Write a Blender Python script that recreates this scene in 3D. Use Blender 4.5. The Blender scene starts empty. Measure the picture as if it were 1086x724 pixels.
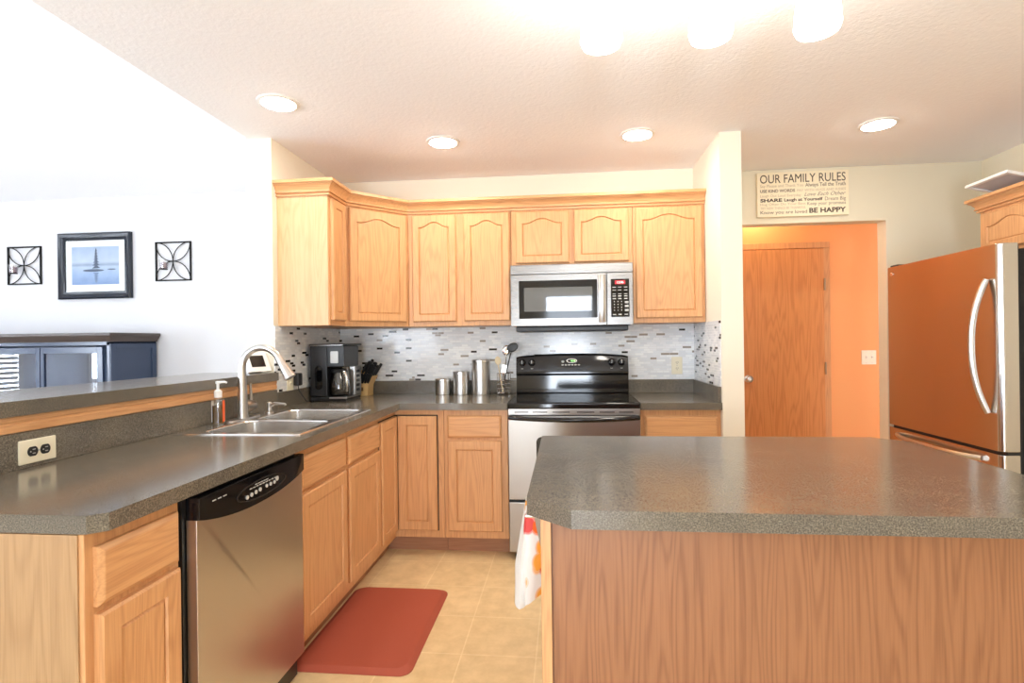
import bpy, bmesh, math, random
from mathutils import Vector, Matrix
random.seed(7)
C = bpy.context.scene.collection
SC = bpy.context.scene
PI = math.pi
def R(a): return math.radians(a)

# ------------------------------------------------------------------ camera
CAM = Vector((-0.0362, -3.8126, 1.2763)); YAW = 0.0993; ROLL = 0.0130; FPX = 575.7
cd = bpy.data.cameras.new('camera'); cam = bpy.data.objects.new('camera', cd); C.objects.link(cam)
cd.sensor_width = 36.0; cd.lens = 36.0*FPX/1086.0; cd.clip_start = 0.05
fw = Vector((-math.sin(YAW), math.cos(YAW), 0)); rt0 = Vector((math.cos(YAW), math.sin(YAW), 0)); up0 = Vector((0, 0, 1))
rt = rt0*math.cos(ROLL) - up0*math.sin(ROLL); up = up0*math.cos(ROLL) + rt0*math.sin(ROLL)
cam.matrix_world = Matrix(((rt.x, up.x, -fw.x, CAM.x), (rt.y, up.y, -fw.y, CAM.y), (rt.z, up.z, -fw.z, CAM.z), (0, 0, 0, 1)))
SC.camera = cam

# ------------------------------------------------------------------ light and exposure
SC.view_settings.view_transform = 'Standard'; SC.view_settings.look = 'None'
SC.view_settings.exposure = 1.08; SC.view_settings.gamma = 1.0; SC.view_settings.use_curve_mapping = False
W = bpy.data.worlds.new('world'); SC.world = W; W.use_nodes = True
W.node_tree.nodes['Background'].inputs[0].default_value = (0.80, 0.90, 1.0, 1)
W.node_tree.nodes['Background'].inputs[1].default_value = 3.0
SC.cycles.max_bounces = 10; SC.cycles.diffuse_bounces = 6; SC.cycles.glossy_bounces = 5
SC.cycles.sample_clamp_indirect = 6.0
def area(name, loc, rot, sx, sy, power, col):
    l = bpy.data.lights.new(name, 'AREA'); l.shape = 'RECTANGLE'; l.size = sx; l.size_y = sy; l.energy = power; l.color = col
    o = bpy.data.objects.new(name, l); C.objects.link(o); o.location = loc; o.rotation_euler = rot
    return o
DAY = (0.86, 0.93, 1.0)
# sky light through the windows, plus unseen upward lamps added to brighten the ceiling
area('daylight_window_left_near', (-5.66, -3.25, 1.55), (0, R(-90), 0), 1.4, 1.0, 17, DAY)
area('daylight_window_left_far', (-5.66, -1.45, 1.35), (0, R(-90), 0), 1.1, 1.0, 20, DAY)
area('fill_window_rear', (-3.6, -6.56, 1.6), (R(90), 0, 0), 2.2, 1.5, 12, DAY)  # fill lamp behind the added rear window
area('daylight_patio_door', (0.02, -6.58, 1.07), (R(90), 0, 0), 0.80, 1.95, 18, DAY)
area('ceiling_fill_left_near', (-6.05, -3.25, 1.15), (0, R(-128), 0), 1.3, 1.1, 80, DAY)
area('ceiling_fill_left_far', (-6.05, -1.45, 1.00), (0, R(-128), 0), 1.2, 1.1, 40, DAY)
area('ceiling_fill_rear', (-3.6, -7.00, 1.2), (R(130), 0, 0), 2.3, 1.4, 36, DAY)
area('ceiling_fill_patio', (0.02, -7.05, 0.70), (R(140), 0, 0), 0.9, 1.6, 50, DAY)
LAMP = (1.0, 0.80, 0.56)
RECESS_E = 66.0; SHADE_E = 15.0; HALL_E = 15.0

# ------------------------------------------------------------------ materials
def nodes(name):
    m = bpy.data.materials.new(name); m.use_nodes = True
    nt = m.node_tree; return m, nt, nt.nodes['Principled BSDF']
def lin(r, g, b):
    f = lambda c: (c/255/12.92 if c/255 <= 0.04045 else ((c/255+0.055)/1.055)**2.4)
    return (f(r), f(g), f(b), 1)
def plain(name, col, rough=0.5, metal=0.0, spec=0.5, coat=0.0, emit=None, es=0.0, aniso=0.0):
    m, nt, b = nodes(name)
    b.inputs['Base Color'].default_value = col; b.inputs['Roughness'].default_value = rough
    b.inputs['Metallic'].default_value = metal; b.inputs['Specular IOR Level'].default_value = spec
    b.inputs['Coat Weight'].default_value = coat
    if aniso: b.inputs['Anisotropic'].default_value = aniso
    if emit: b.inputs['Emission Color'].default_value = emit; b.inputs['Emission Strength'].default_value = es
    return m
def N(nt, t, **k):
    n = nt.nodes.new(t)
    for a, v in k.items(): setattr(n, a, v)
    return n
def ramp(nt, pts, interp='LINEAR'):
    r = N(nt, 'ShaderNodeValToRGB'); r.color_ramp.interpolation = interp
    e = r.color_ramp.elements
    e[0].position, e[0].color = pts[0]; e[1].position, e[1].color = pts[-1]
    for p, c in pts[1:-1]:
        x = e.new(p); x.color = c
    return r
def mapping(nt, scale, rnd=True, coord='Object'):
    tc = N(nt, 'ShaderNodeTexCoord'); mp = N(nt, 'ShaderNodeMapping'); mp.inputs['Scale'].default_value = scale
    if rnd:
        oi = N(nt, 'ShaderNodeObjectInfo'); vm = N(nt, 'ShaderNodeVectorMath', operation='SCALE')
        cb = N(nt, 'ShaderNodeCombineXYZ'); nt.links.new(oi.outputs['Random'], cb.inputs[0]); nt.links.new(oi.outputs['Random'], cb.inputs[2])
        vm.inputs['Scale'].default_value = 3.7; nt.links.new(cb.outputs[0], vm.inputs[0])
        ad = N(nt, 'ShaderNodeVectorMath', operation='ADD'); nt.links.new(tc.outputs[coord], ad.inputs[0]); nt.links.new(vm.outputs[0], ad.inputs[1])
        nt.links.new(ad.outputs[0], mp.inputs['Vector'])
    else: nt.links.new(tc.outputs[coord], mp.inputs['Vector'])
    return mp
def bump(nt, b, src, strength, dist=0.01):
    n = N(nt, 'ShaderNodeBump'); n.inputs['Strength'].default_value = strength; n.inputs['Distance'].default_value = dist
    nt.links.new(src, n.inputs['Height']); nt.links.new(n.outputs[0], b.inputs['Normal'])
def oak(name, axis, light, dark, rough=0.38, ring=48.0, contrast=0.26, cs=10.0):
    m, nt, b = nodes(name); L = nt.links.new
    s = [cs, cs, cs]; s['XYZ'.index(axis)] = 0.85
    mp = mapping(nt, s); n1 = N(nt, 'ShaderNodeTexNoise'); n1.inputs['Scale'].default_value = 1.0; n1.inputs['Detail'].default_value = 1.5
    L(mp.outputs[0], n1.inputs['Vector'])
    mu = N(nt, 'ShaderNodeMath', operation='MULTIPLY'); mu.inputs[1].default_value = ring*2; L(n1.outputs['Fac'], mu.inputs[0])
    si = N(nt, 'ShaderNodeMath', operation='SINE'); L(mu.outputs[0], si.inputs[0])
    mr = N(nt, 'ShaderNodeMapRange'); mr.inputs['From Min'].default_value = -1; L(si.outputs[0], mr.inputs['Value'])
    pw = N(nt, 'ShaderNodeMath', operation='POWER'); pw.inputs[1].default_value = 2.2; L(mr.outputs[0], pw.inputs[0])
    s2 = [230, 230, 230]; s2['XYZ'.index(axis)] = 7
    mp2 = mapping(nt, s2); n2 = N(nt, 'ShaderNodeTexNoise'); n2.inputs['Scale'].default_value = 1.0; n2.inputs['Detail'].default_value = 3; L(mp2.outputs[0], n2.inputs['Vector'])
    r2 = ramp(nt, [(0.42, (0, 0, 0, 1)), (0.72, (1, 1, 1, 1))]); L(n2.outputs['Fac'], r2.inputs[0])
    a = N(nt, 'ShaderNodeMath', operation='MULTIPLY'); a.inputs[1].default_value = contrast; L(pw.outputs[0], a.inputs[0])
    c = N(nt, 'ShaderNodeMath', operation='MULTIPLY_ADD'); c.inputs[1].default_value = 0.32; L(r2.outputs[0], c.inputs[0]); L(a.outputs[0], c.inputs[2]); c.use_clamp = True
    mx = N(nt, 'ShaderNodeMix', data_type='RGBA'); L(c.outputs[0], mx.inputs['Factor']); mx.inputs[6].default_value = light; mx.inputs[7].default_value = dark
    L(mx.outputs[2], b.inputs['Base Color']); b.inputs['Roughness'].default_value = rough
    bump(nt, b, r2.outputs[0], 0.06, 0.002)
    return m
def paint(name, col, rough=0.7, bs=0.06, scale=240):
    m, nt, b = nodes(name); b.inputs['Base Color'].default_value = col; b.inputs['Roughness'].default_value = rough
    b.inputs['Specular IOR Level'].default_value = 0.25
    mp = mapping(nt, (1, 1, 1), False); n = N(nt, 'ShaderNodeTexNoise'); n.inputs['Scale'].default_value = scale; n.inputs['Detail'].default_value = 3
    nt.links.new(mp.outputs[0], n.inputs['Vector']); bump(nt, b, n.outputs['Fac'], bs, 0.004)
    return m
def steel(name, axis, col=(0.60, 0.585, 0.56, 1), rough=0.27):
    m, nt, b = nodes(name); b.inputs['Base Color'].default_value = col; b.inputs['Metallic'].default_value = 1.0
    s = [420, 420, 420]; s['XYZ'.index(axis)] = 4
    mp = mapping(nt, s); n = N(nt, 'ShaderNodeTexNoise'); n.inputs['Scale'].default_value = 1; n.inputs['Detail'].default_value = 2
    nt.links.new(mp.outputs[0], n.inputs['Vector'])
    mr = N(nt, 'ShaderNodeMapRange'); mr.inputs['To Min'].default_value = rough-0.03; mr.inputs['To Max'].default_value = rough+0.03
    nt.links.new(n.outputs['Fac'], mr.inputs['Value']); nt.links.new(mr.outputs[0], b.inputs['Roughness'])
    bump(nt, b, n.outputs['Fac'], 0.006, 0.001)
    return m
def laminate(name):
    m, nt, b = nodes(name); L = nt.links.new
    mp = mapping(nt, (1, 1, 1), False)
    n = N(nt, 'ShaderNodeTexNoise'); n.inputs['Scale'].default_value = 330; n.inputs['Detail'].default_value = 2; L(mp.outputs[0], n.inputs['Vector'])
    r = ramp(nt, [(0.30, lin(77, 73, 66)), (0.52, lin(108, 102, 91)), (0.75, lin(142, 135, 121))]); L(n.outputs['Fac'], r.inputs[0])
    n2 = N(nt, 'ShaderNodeTexNoise'); n2.inputs['Scale'].default_value = 9; n2.inputs['Detail'].default_value = 4; L(mp.outputs[0], n2.inputs['Vector'])
    r2 = ramp(nt, [(0.3, (0.86, 0.86, 0.88, 1)), (0.7, (1.1, 1.06, 1.0, 1))]); L(n2.outputs['Fac'], r2.inputs[0])
    mx = N(nt, 'ShaderNodeMix', data_type='RGBA', blend_type='MULTIPLY'); mx.inputs['Factor'].default_value = 1; L(r.outputs[0], mx.inputs[6]); L(r2.outputs[0], mx.inputs[7])
    L(mx.outputs[2], b.inputs['Base Color']); b.inputs['Roughness'].default_value = 0.17; b.inputs['Specular IOR Level'].default_value = 0.6
    bump(nt, b, n.outputs['Fac'], 0.015, 0.001)
    return m
def mosaic(name, ax, dk, mid):
    m, nt, b = nodes(name); L = nt.links.new
    tc = N(nt, 'ShaderNodeTexCoord'); sp = N(nt, 'ShaderNodeSeparateXYZ'); L(tc.outputs['Object'], sp.inputs[0])
    cb = N(nt, 'ShaderNodeCombineXYZ'); L(sp.outputs[ax], cb.inputs[0]); L(sp.outputs['Z'], cb.inputs[1])
    br = N(nt, 'ShaderNodeTexBrick'); L(cb.outputs[0], br.inputs['Vector'])
    br.offset = 0.5; br.squash = 1.35; br.squash_frequency = 3
    for k, v in (('Scale', 1.0), ('Brick Width', 0.043), ('Row Height', 0.0150), ('Mortar Size', 0.0009), ('Mortar Smooth', 0.1), ('Bias', 0.0)): br.inputs[k].default_value = v
    br.inputs['Color1'].default_value = (0, 0, 0, 1); br.inputs['Color2'].default_value = (1, 1, 1, 1); br.inputs['Mortar'].default_value = (0.4, 0.4, 0.4, 1)
    def shades(k, d): return [(0.0, lin(40, 36, 34)), (k, lin(156, 146, 136)), (d, lin(222, 225, 228)), (0.35, lin(234, 236, 238)), (0.62, lin(226, 230, 233)), (0.84, lin(240, 242, 242))]
    r = ramp(nt, shades(dk, mid), 'CONSTANT'); L(br.outputs['Color'], r.inputs[0])
    if ax == 'X':                        # more of the tiles are dark towards the left corner
        rb = ramp(nt, shades(0.075, 0.10), 'CONSTANT'); L(br.outputs['Color'], rb.inputs[0])
        lt_ = N(nt, 'ShaderNodeMath', operation='LESS_THAN'); lt_.inputs[1].default_value = -1.12; L(sp.outputs['X'], lt_.inputs[0])
        xm = N(nt, 'ShaderNodeMix', data_type='RGBA'); L(lt_.outputs[0], xm.inputs['Factor']); L(r.outputs[0], xm.inputs[6]); L(rb.outputs[0], xm.inputs[7])
        r = xm; r_out = xm.outputs[2]
    else: r_out = r.outputs[0]
    mx = N(nt, 'ShaderNodeMix', data_type='RGBA'); L(br.outputs['Fac'], mx.inputs['Factor']); L(r_out, mx.inputs[6]); mx.inputs[7].default_value = lin(218, 218, 216)
    L(mx.outputs[2], b.inputs['Base Color'])
    rr = N(nt, 'ShaderNodeMapRange'); rr.inputs['To Min'].default_value = 0.12; rr.inputs['To Max'].default_value = 0.6; L(br.outputs['Fac'], rr.inputs['Value']); L(rr.outputs[0], b.inputs['Roughness'])
    iv = N(nt, 'ShaderNodeMath', operation='SUBTRACT'); iv.inputs[0].default_value = 1; L(br.outputs['Fac'], iv.inputs[1]); bump(nt, b, iv.outputs[0], 0.3, 0.001)
    return m
def floor_tile(name):
    m, nt, b = nodes(name); L = nt.links.new
    mp = mapping(nt, (1, 1, 1), False); mp.inputs['Location'].default_value = (0.478, 1.014+0.305*10, 0)
    br = N(nt, 'ShaderNodeTexBrick'); L(mp.outputs[0], br.inputs['Vector']); br.offset = 0.0
    for k, v in (('Scale', 1.0), ('Brick Width', 0.305), ('Row Height', 0.305), ('Mortar Size', 0.003), ('Mortar Smooth', 0.4)): br.inputs[k].default_value = v
    br.inputs['Color1'].default_value = lin(224, 198, 152); br.inputs['Color2'].default_value = lin(230, 205, 160); br.inputs['Mortar'].default_value = lin(238, 216, 176)
    n = N(nt, 'ShaderNodeTexNoise'); n.inputs['Scale'].default_value = 11; n.inputs['Detail'].default_value = 7; n.inputs['Roughness'].default_value = 0.65; L(mp.outputs[0], n.inputs['Vector'])
    r = ramp(nt, [(0.3, (0.86, 0.82, 0.74, 1)), (0.65, (1.06, 1.05, 1.04, 1))]); L(n.outputs['Fac'], r.inputs[0])
    mx = N(nt, 'ShaderNodeMix', data_type='RGBA', blend_type='MULTIPLY'); mx.inputs['Factor'].default_value = 1; L(br.outputs['Color'], mx.inputs[6]); L(r.outputs[0], mx.inputs[7])
    L(mx.outputs[2], b.inputs['Base Color']); b.inputs['Roughness'].default_value = 0.42
    return m
def glass_pane(name, tint=(1, 1, 1, 1), refl=0.08, rough=0.0):
    m = bpy.data.materials.new(name); m.use_nodes = True; nt = m.node_tree; nt.nodes.clear(); L = nt.links.new
    o = N(nt, 'ShaderNodeOutputMaterial'); t = N(nt, 'ShaderNodeBsdfTransparent'); t.inputs[0].default_value = tint
    g = N(nt, 'ShaderNodeBsdfGlossy'); g.inputs['Roughness'].default_value = rough
    f = N(nt, 'ShaderNodeFresnel'); f.inputs[0].default_value = 1.5
    ge = N(nt, 'ShaderNodeNewGeometry'); io = N(nt, 'ShaderNodeMath', operation='MULTIPLY_ADD'); io.inputs[1].default_value = -0.8333; io.inputs[2].default_value = 1.5; L(ge.outputs['Backfacing'], io.inputs[0]); L(io.outputs[0], f.inputs[0])
    a = N(nt, 'ShaderNodeMath', operation='ADD'); a.inputs[1].default_value = refl; L(f.outputs[0], a.inputs[0])
    x = N(nt, 'ShaderNodeMixShader'); L(a.outputs[0], x.inputs[0]); L(t.outputs[0], x.inputs[1]); L(g.outputs[0], x.inputs[2]); L(x.outputs[0], o.inputs[0])
    return m
def glow(name, col, s):
    m, nt, b = nodes(name); b.inputs['Base Color'].default_value = (0.9, 0.9, 0.9, 1); b.inputs['Emission Color'].default_value = (*col, 1); b.inputs['Emission Strength'].default_value = s
    return m

OL, OD = lin(214, 162, 112), lin(172, 116, 72)
M = {}
M['oak_v'] = oak('oak_vertical', 'Z', OL, OD); M['oak_x'] = oak('oak_horizontal', 'X', OL, OD); M['oak_y'] = oak('oak_lengthwise', 'Y', OL, OD)
M['oak_side'] = oak('oak_veneer_side', 'Z', lin(176, 141, 100), lin(140, 104, 68), 0.45)
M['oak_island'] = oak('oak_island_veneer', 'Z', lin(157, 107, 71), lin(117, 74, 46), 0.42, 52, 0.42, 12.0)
M['oak_door'] = oak('oak_door_veneer', 'Z', lin(214, 150, 92), lin(178, 112, 62), 0.4, 36, 0.38)
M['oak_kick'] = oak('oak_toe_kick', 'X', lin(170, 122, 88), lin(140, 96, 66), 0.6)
M['interior'] = plain('cabinet_interior', lin(190, 150, 100), 0.6)
M['dark_gap'] = plain('dark_gap', (0.01, 0.009, 0.008, 1), 0.8)
M['kitchen_paint'] = paint('kitchen_paint', lin(236, 228, 210)); M['living_paint'] = paint('living_paint', lin(224, 224, 227))
M['hall_wall_paint'] = paint('hall_wall_paint', lin(226, 218, 196))
M['orange_paint'] = paint('orange_paint', lin(234, 168, 110)); M['ceiling'] = paint('ceiling_texture', lin(246, 245, 247), 0.85, 0.5, 62)
M['white_trim'] = plain('white_trim', lin(240, 238, 234), 0.4)
M['laminate'] = laminate('grey_laminate'); M['tile'] = floor_tile('floor_tile'); M['carpet'] = paint('carpet', lin(196, 180, 158), 0.95, 0.6, 400)
M['mosaic_x'] = mosaic('glass_mosaic_back', 'X', 0.008, 0.05); M['mosaic_y'] = mosaic('glass_mosaic_side', 'Y', 0.095, 0.10)
M['steel_x'] = steel('brushed_steel_horizontal', 'X', (0.30, 0.29, 0.28, 1), 0.28); M['steel_z'] = steel('brushed_steel_vertical', 'Z', rough=0.3); M['steel_y'] = steel('brushed_steel_lengthwise', 'Y', rough=0.3)
M['steel_stove'] = steel('stove_steel', 'X', (0.40, 0.385, 0.365, 1), 0.30)
M['steel_fridge'] = steel('fridge_steel', 'Z', (0.60, 0.565, 0.53, 1), 0.19)
M['sink'] = steel('satin_sink_steel', 'Y', (0.72, 0.71, 0.69, 1), 0.24)
M['nickel'] = plain('brushed_nickel', (0.62, 0.60, 0.57, 1), 0.28, 1.0); M['chrome'] = plain('chrome', (0.8, 0.8, 0.8, 1), 0.08, 1.0)
M['black_gloss'] = plain('black_gloss', (0.006, 0.006, 0.007, 1), 0.07, 0, 0.5); M['black_glass'] = plain('black_glass', (0.004, 0.004, 0.005, 1), 0.03)
M['black'] = plain('black_plastic', (0.012, 0.012, 0.013, 1), 0.38); M['black_side'] = paint('black_textured_side', (0.012, 0.012, 0.013, 1), 0.45, 0.3, 500)
M['grey_mesh'] = plain('microwave_window', (0.09, 0.10, 0.11, 1), 0.02, 0, 1.0, 1.0); M['cream'] = plain('cream_plastic', lin(234, 226, 200), 0.35)
M['white'] = plain('white_plastic', lin(240, 240, 238), 0.35); M['light_mark'] = plain('pale_print', lin(190, 190, 186), 0.5)
M['navy'] = plain('dark_navy_paint', lin(48, 62, 88), 0.25); M['walnut'] = plain('dark_brown_top', lin(70, 58, 52), 0.4)
M['case_glass'] = glass_pane('case_glass', (0.78, 0.84, 0.92, 1), 0.12); M['clear'] = glass_pane('clear_glass'); M['window_glass'] = glass_pane('window_glass', (0.97, 0.98, 1, 1), 0.0)
M['iron'] = plain('black_iron', (0.015, 0.014, 0.013, 1), 0.5, 0.6)
M['mat_red'] = paint('red_mat', lin(170, 84, 64), 0.6, 0.25, 500)
M['shade'] = glow('lit_glass_shade', (1.0, 0.95, 0.86), SHADE_E); M['recess'] = glow('lit_downlight', (1.0, 0.91, 0.78), RECESS_E); M['hall_bulb'] = glow('lit_hall_globe', (1.0, 0.78, 0.48), HALL_E)

# ------------------------------------------------------------------ geometry helpers
def bx(bm, x0, x1, y0, y1, z0, z1, bev=0.0, seg=2):
    v = [bm.verts.new(p) for p in ((x0, y0, z0), (x1, y0, z0), (x1, y1, z0), (x0, y1, z0), (x0, y0, z1), (x1, y0, z1), (x1, y1, z1), (x0, y1, z1))]
    f = [bm.faces.new([v[i] for i in q]) for q in ((0, 3, 2, 1), (4, 5, 6, 7), (0, 1, 5, 4), (1, 2, 6, 5), (2, 3, 7, 6), (3, 0, 4, 7))]
    if bev > 0:
        es = {e for q in f for e in q.edges}
        bmesh.ops.bevel(bm, geom=list(es), offset=bev, segments=seg, profile=0.5, affect='EDGES')
    return bm
def B(*a, **k): return bx(bmesh.new(), *a, **k)
def prism(bm, pts, axis, a0, a1, bev=0.0):
    # pts: 2-D outline; axis 'z' -> (x,y), 'y' -> (x,z), 'x' -> (y,z)
    def P(p, a): return {'z': (p[0], p[1], a), 'y': (p[0], a, p[1]), 'x': (a, p[0], p[1])}[axis]
    lo = [bm.verts.new(P(p, a0)) for p in pts]; hi = [bm.verts.new(P(p, a1)) for p in pts]
    n = len(pts); fs = []
    for i in range(n): fs.append(bm.faces.new((lo[i], lo[(i+1) % n], hi[(i+1) % n], hi[i])))
    fs.append(bm.faces.new(lo[::-1])); fs.append(bm.faces.new(hi))
    if bev > 0:
        es = set(fs[-1].edges) | set(fs[-2].edges)
        bmesh.ops.bevel(bm, geom=list(es), offset=bev, segments=2, profile=0.5, affect='EDGES')
    return bm
def rrect(x0, x1, y0, y1, r, n=5):
    out = []
    for cx, cy, a in ((x1-r, y1-r, 0), (x0+r, y1-r, 90), (x0+r, y0+r, 180), (x1-r, y0+r, 270)):
        for k in range(n+1): t = R(a+90*k/n); out.append((cx+r*math.cos(t), cy+r*math.sin(t)))
    return out
def loft(bm, rings, cap0=True, cap1=True, closed=True):
    vs = [[bm.verts.new(p) for p in r] for r in rings]; n = len(rings[0])
    for a, b in zip(vs, vs[1:]):
        for i in range(n if closed else n-1): bm.faces.new((a[i], a[(i+1) % n], b[(i+1) % n], b[i]))
    if cap0: bm.faces.new(vs[0][::-1])
    if cap1: bm.faces.new(vs[-1])
    return bm
def lathe(bm, prof, cx=0, cy=0, n=24, cap0=True, cap1=True):
    return loft(bm, [[(cx+r*math.cos(2*PI*i/n), cy+r*math.sin(2*PI*i/n), z) for i in range(n)] for r, z in prof], cap0, cap1)
def tube(bm, pts, r, n=10, caps=True):
    pts = [Vector(p) for p in pts]; rr = r if isinstance(r, (list, tuple)) else [r]*len(pts); rings = []
    t = (pts[1]-pts[0]).normalized(); nrm = t.orthogonal().normalized()
    for i, p in enumerate(pts):
        if i == 0: tt = pts[1]-pts[0]
        elif i == len(pts)-1: tt = pts[-1]-pts[-2]
        else: tt = (pts[i+1]-pts[i]).normalized()+(pts[i]-pts[i-1]).normalized()
        tt = tt.normalized(); nrm = (nrm - tt*nrm.dot(tt)).normalized(); bi = tt.cross(nrm)
        rings.append([tuple(p+(nrm*math.cos(2*PI*k/n)+bi*math.sin(2*PI*k/n))*rr[i]) for k in range(n)])
    return loft(bm, rings, caps, caps)
def cyl(bm, p0, p1, r, n=20): return tube(bm, [p0, p1], r, n)
def ell(bm, c, rx, ry, rz, n=16):
    g = bmesh.ops.create_uvsphere(bm, u_segments=n, v_segments=n//2+2, radius=1)
    for v in g['verts']: v.co = Vector((c[0]+v.co.x*rx, c[1]+v.co.y*ry, c[2]+v.co.z*rz))
    return bm
def holed(bm, outer, holes, z, flip=False):
    es = []; loops = []
    for lp in [outer]+holes:
        vs = [bm.verts.new((p[0], p[1], z)) for p in lp]; loops.append(vs)
        es += [bm.edges.new((vs[i], vs[(i+1) % len(vs)])) for i in range(len(vs))]
    bmesh.ops.triangle_fill(bm, use_beauty=True, edges=es, normal=(0, 0, -1 if flip else 1))
    return loops
def smooth_mesh(me, ang=35):
    for p in me.polygons: p.use_smooth = True
    bm = bmesh.new(); bm.from_mesh(me)
    for e in bm.edges:
        e.smooth = len(e.link_faces) == 2 and e.calc_face_angle(0) < R(ang)
    bm.to_mesh(me); bm.free()
ROOT = {}
def islands(bm):
    seen = set(); out = []
    for v in bm.verts:
        if v in seen: continue
        st = [v]; seen.add(v); grp = []
        while st:
            q = st.pop(); grp.append(q)
            for e in q.link_edges:
                w = e.other_vert(q)
                if w not in seen: seen.add(w); st.append(w)
        nb = bmesh.new(); mp = {q: nb.verts.new(q.co) for q in grp}; done = set()
        for q in grp:
            for f in q.link_faces:
                if f not in done: done.add(f); nb.faces.new([mp[x] for x in f.verts])
        out.append(nb)
    bm.free(); return out
def pieces(name, bm, m, parent=None, world=False):
    for b in islands(bm): obj(name, b, m, parent, world)
def obj(name, bm, m, parent=None, world=False, smooth=True, norm=True):
    if norm: bmesh.ops.recalc_face_normals(bm, faces=bm.faces[:])
    if parent is not None and world: bm.transform(ROOT[parent.name].inverted())
    me = bpy.data.meshes.new(name); bm.to_mesh(me); bm.free()
    for mm in (m if isinstance(m, (list, tuple)) else [m]): me.materials.append(mm)
    if smooth: smooth_mesh(me)
    o = bpy.data.objects.new(name, me); C.objects.link(o)
    if smooth:
        wn = o.modifiers.new('weighted', 'WEIGHTED_NORMAL'); wn.keep_sharp = True; wn.weight = 100
    if parent is not None:
        o.parent = parent; ROOT[o.name] = ROOT[parent.name]
    else: ROOT[o.name] = Matrix.Identity(4)
    return o
def thing(name, label, cat, loc=(0, 0, 0), rz=0.0, group=None):
    o = bpy.data.objects.new(name, None); C.objects.link(o); o.empty_display_size = 0.05
    o.location = loc; o.rotation_euler = (0, 0, rz); o['label'] = label; o['category'] = cat
    if group: o['group'] = group
    ROOT[o.name] = Matrix.Translation(loc) @ Matrix.Rotation(rz, 4, 'Z')
    return o
def tag(o, label, cat, group=None):
    o['label'] = label; o['category'] = cat
    if group: o['group'] = group
    return o
def copy_tree(o, parent=None):
    c = o.copy(); C.objects.link(c); ROOT[c.name] = ROOT[o.name]
    if parent is not None: c.parent = parent
    for ch in list(o.children): copy_tree(ch, c)
    return c
def struct(name, bm, m, parent=None, smooth=False):
    o = obj(name, bm, m, parent, False, smooth)
    if parent is None: o['kind'] = 'structure'
    return o

# ------------------------------------------------------------------ setting
XL, XR, ZC = -1.68, 0.839, 2.443
XW, YR, XLW = 2.75, -6.5, -5.6
struct('floor', B(-1.83, XW, YR, 1.0, -0.05, 0.0), M['tile'])
struct('floor_living', B(XLW, -1.83, YR, 0.1, -0.05, 0.0), M['carpet'])
def slope(y): return ZC + (0.1-y)*0.30
struct('ceiling', B(-1.812, XW, YR, 1.1, ZC, ZC+0.1), M['ceiling'])
bm = bmesh.new(); prism(bm, [(0.1, ZC), (YR, slope(YR)), (YR, slope(YR)+0.1), (0.1, ZC+0.1)], 'x', XLW-0.1, -1.80)
struct('ceiling_living', bm, paint('living_ceiling', lin(240, 240, 243), 0.85, 0.3, 62))
bm = bmesh.new(); prism(bm, [(0.1, ZC+0.05), (YR, ZC+0.05), (YR, slope(YR)+0.05), (0.1, ZC+0.06)], 'x', -1.81, -1.72)
struct('wall_gable', bm, M['living_paint'])
struct('wall_back', B(-1.83, 0.96, 0.0, 0.12, 0, ZC), M['kitchen_paint'])
struct('wall_living', B(XLW-0.1, -1.83, 0.1, 0.22, 0, ZC+0.05), M['living_paint'])
# end wall between kitchen and living room, then the half wall under the bar
bm = B(-1.83, XL, -0.895, 0.0, 0, ZC); struct('wall_end', bm, M['kitchen_paint'])
bm = B(-1.83, XL-0.002, -2.80, -0.895, 0, 1.072); struct('wall_half', bm, M['living_paint'])
struct('wall_stub', B(XR, 0.958, -0.645, 0.12, 0, ZC), M['kitchen_paint'])
bm = bmesh.new()
bx(bm, 2.142, XW, 0.12, 0.225, 0, ZC); bx(bm, 0.959, 2.142, 0.12, 0.225, 2.07, ZC)
struct('wall_hall', bm, M['hall_wall_paint'])
bm = bmesh.new()
bx(bm, 0.90, 3.2, 1.0, 1.1, 0, ZC); bx(bm, 0.86, 0.96, 0.225, 1.0, 0, ZC); bx(bm, 3.1, 3.2, 0.225, 1.0, 0, ZC)
struct('wall_orange', bm, M['orange_paint'])
struct('ceiling_hall', B(XW, 3.2, 0.2, 1.1, ZC, ZC+0.1), M['ceiling']); struct('floor_hall', B(XW, 3.2, 0.12, 1.1, -0.05, 0), M['tile'])
struct('wall_right', B(XW, XW+0.1, YR, 0.225, 0, ZC), M['hall_wall_paint'])
def wall_open(axis, c0, c1, a0, a1, z1, ops):
    bm = bmesh.new(); a = a0
    def add(p, q, zl, zh):
        if q-p < 1e-4 or zh-zl < 1e-4: return
        bx(bm, *((c0, c1, p, q) if axis == 'x' else (p, q, c0, c1)), zl, zh)
    for o0, o1, zl, zh in ops:
        add(a, o0, 0, z1); add(o0, o1, 0, zl); add(o0, o1, zh, z1); a = o1
    add(a, a1, 0, z1); return bm
struct('wall_left', wall_open('x', XLW-0.1, XLW, YR, 0.1, 4.6, [(-3.75, -2.72, 0.85, 2.3), (-1.95, -0.95, 0.75, 1.95)]), M['living_paint'])
struct('wall_rear', wall_open('y', YR-0.1, YR, XLW, XW, 4.6, [(-4.7, -2.5, 0.8, 2.4), (-0.42, 0.46, 0.02, 2.1)]), M['kitchen_paint'])
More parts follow.
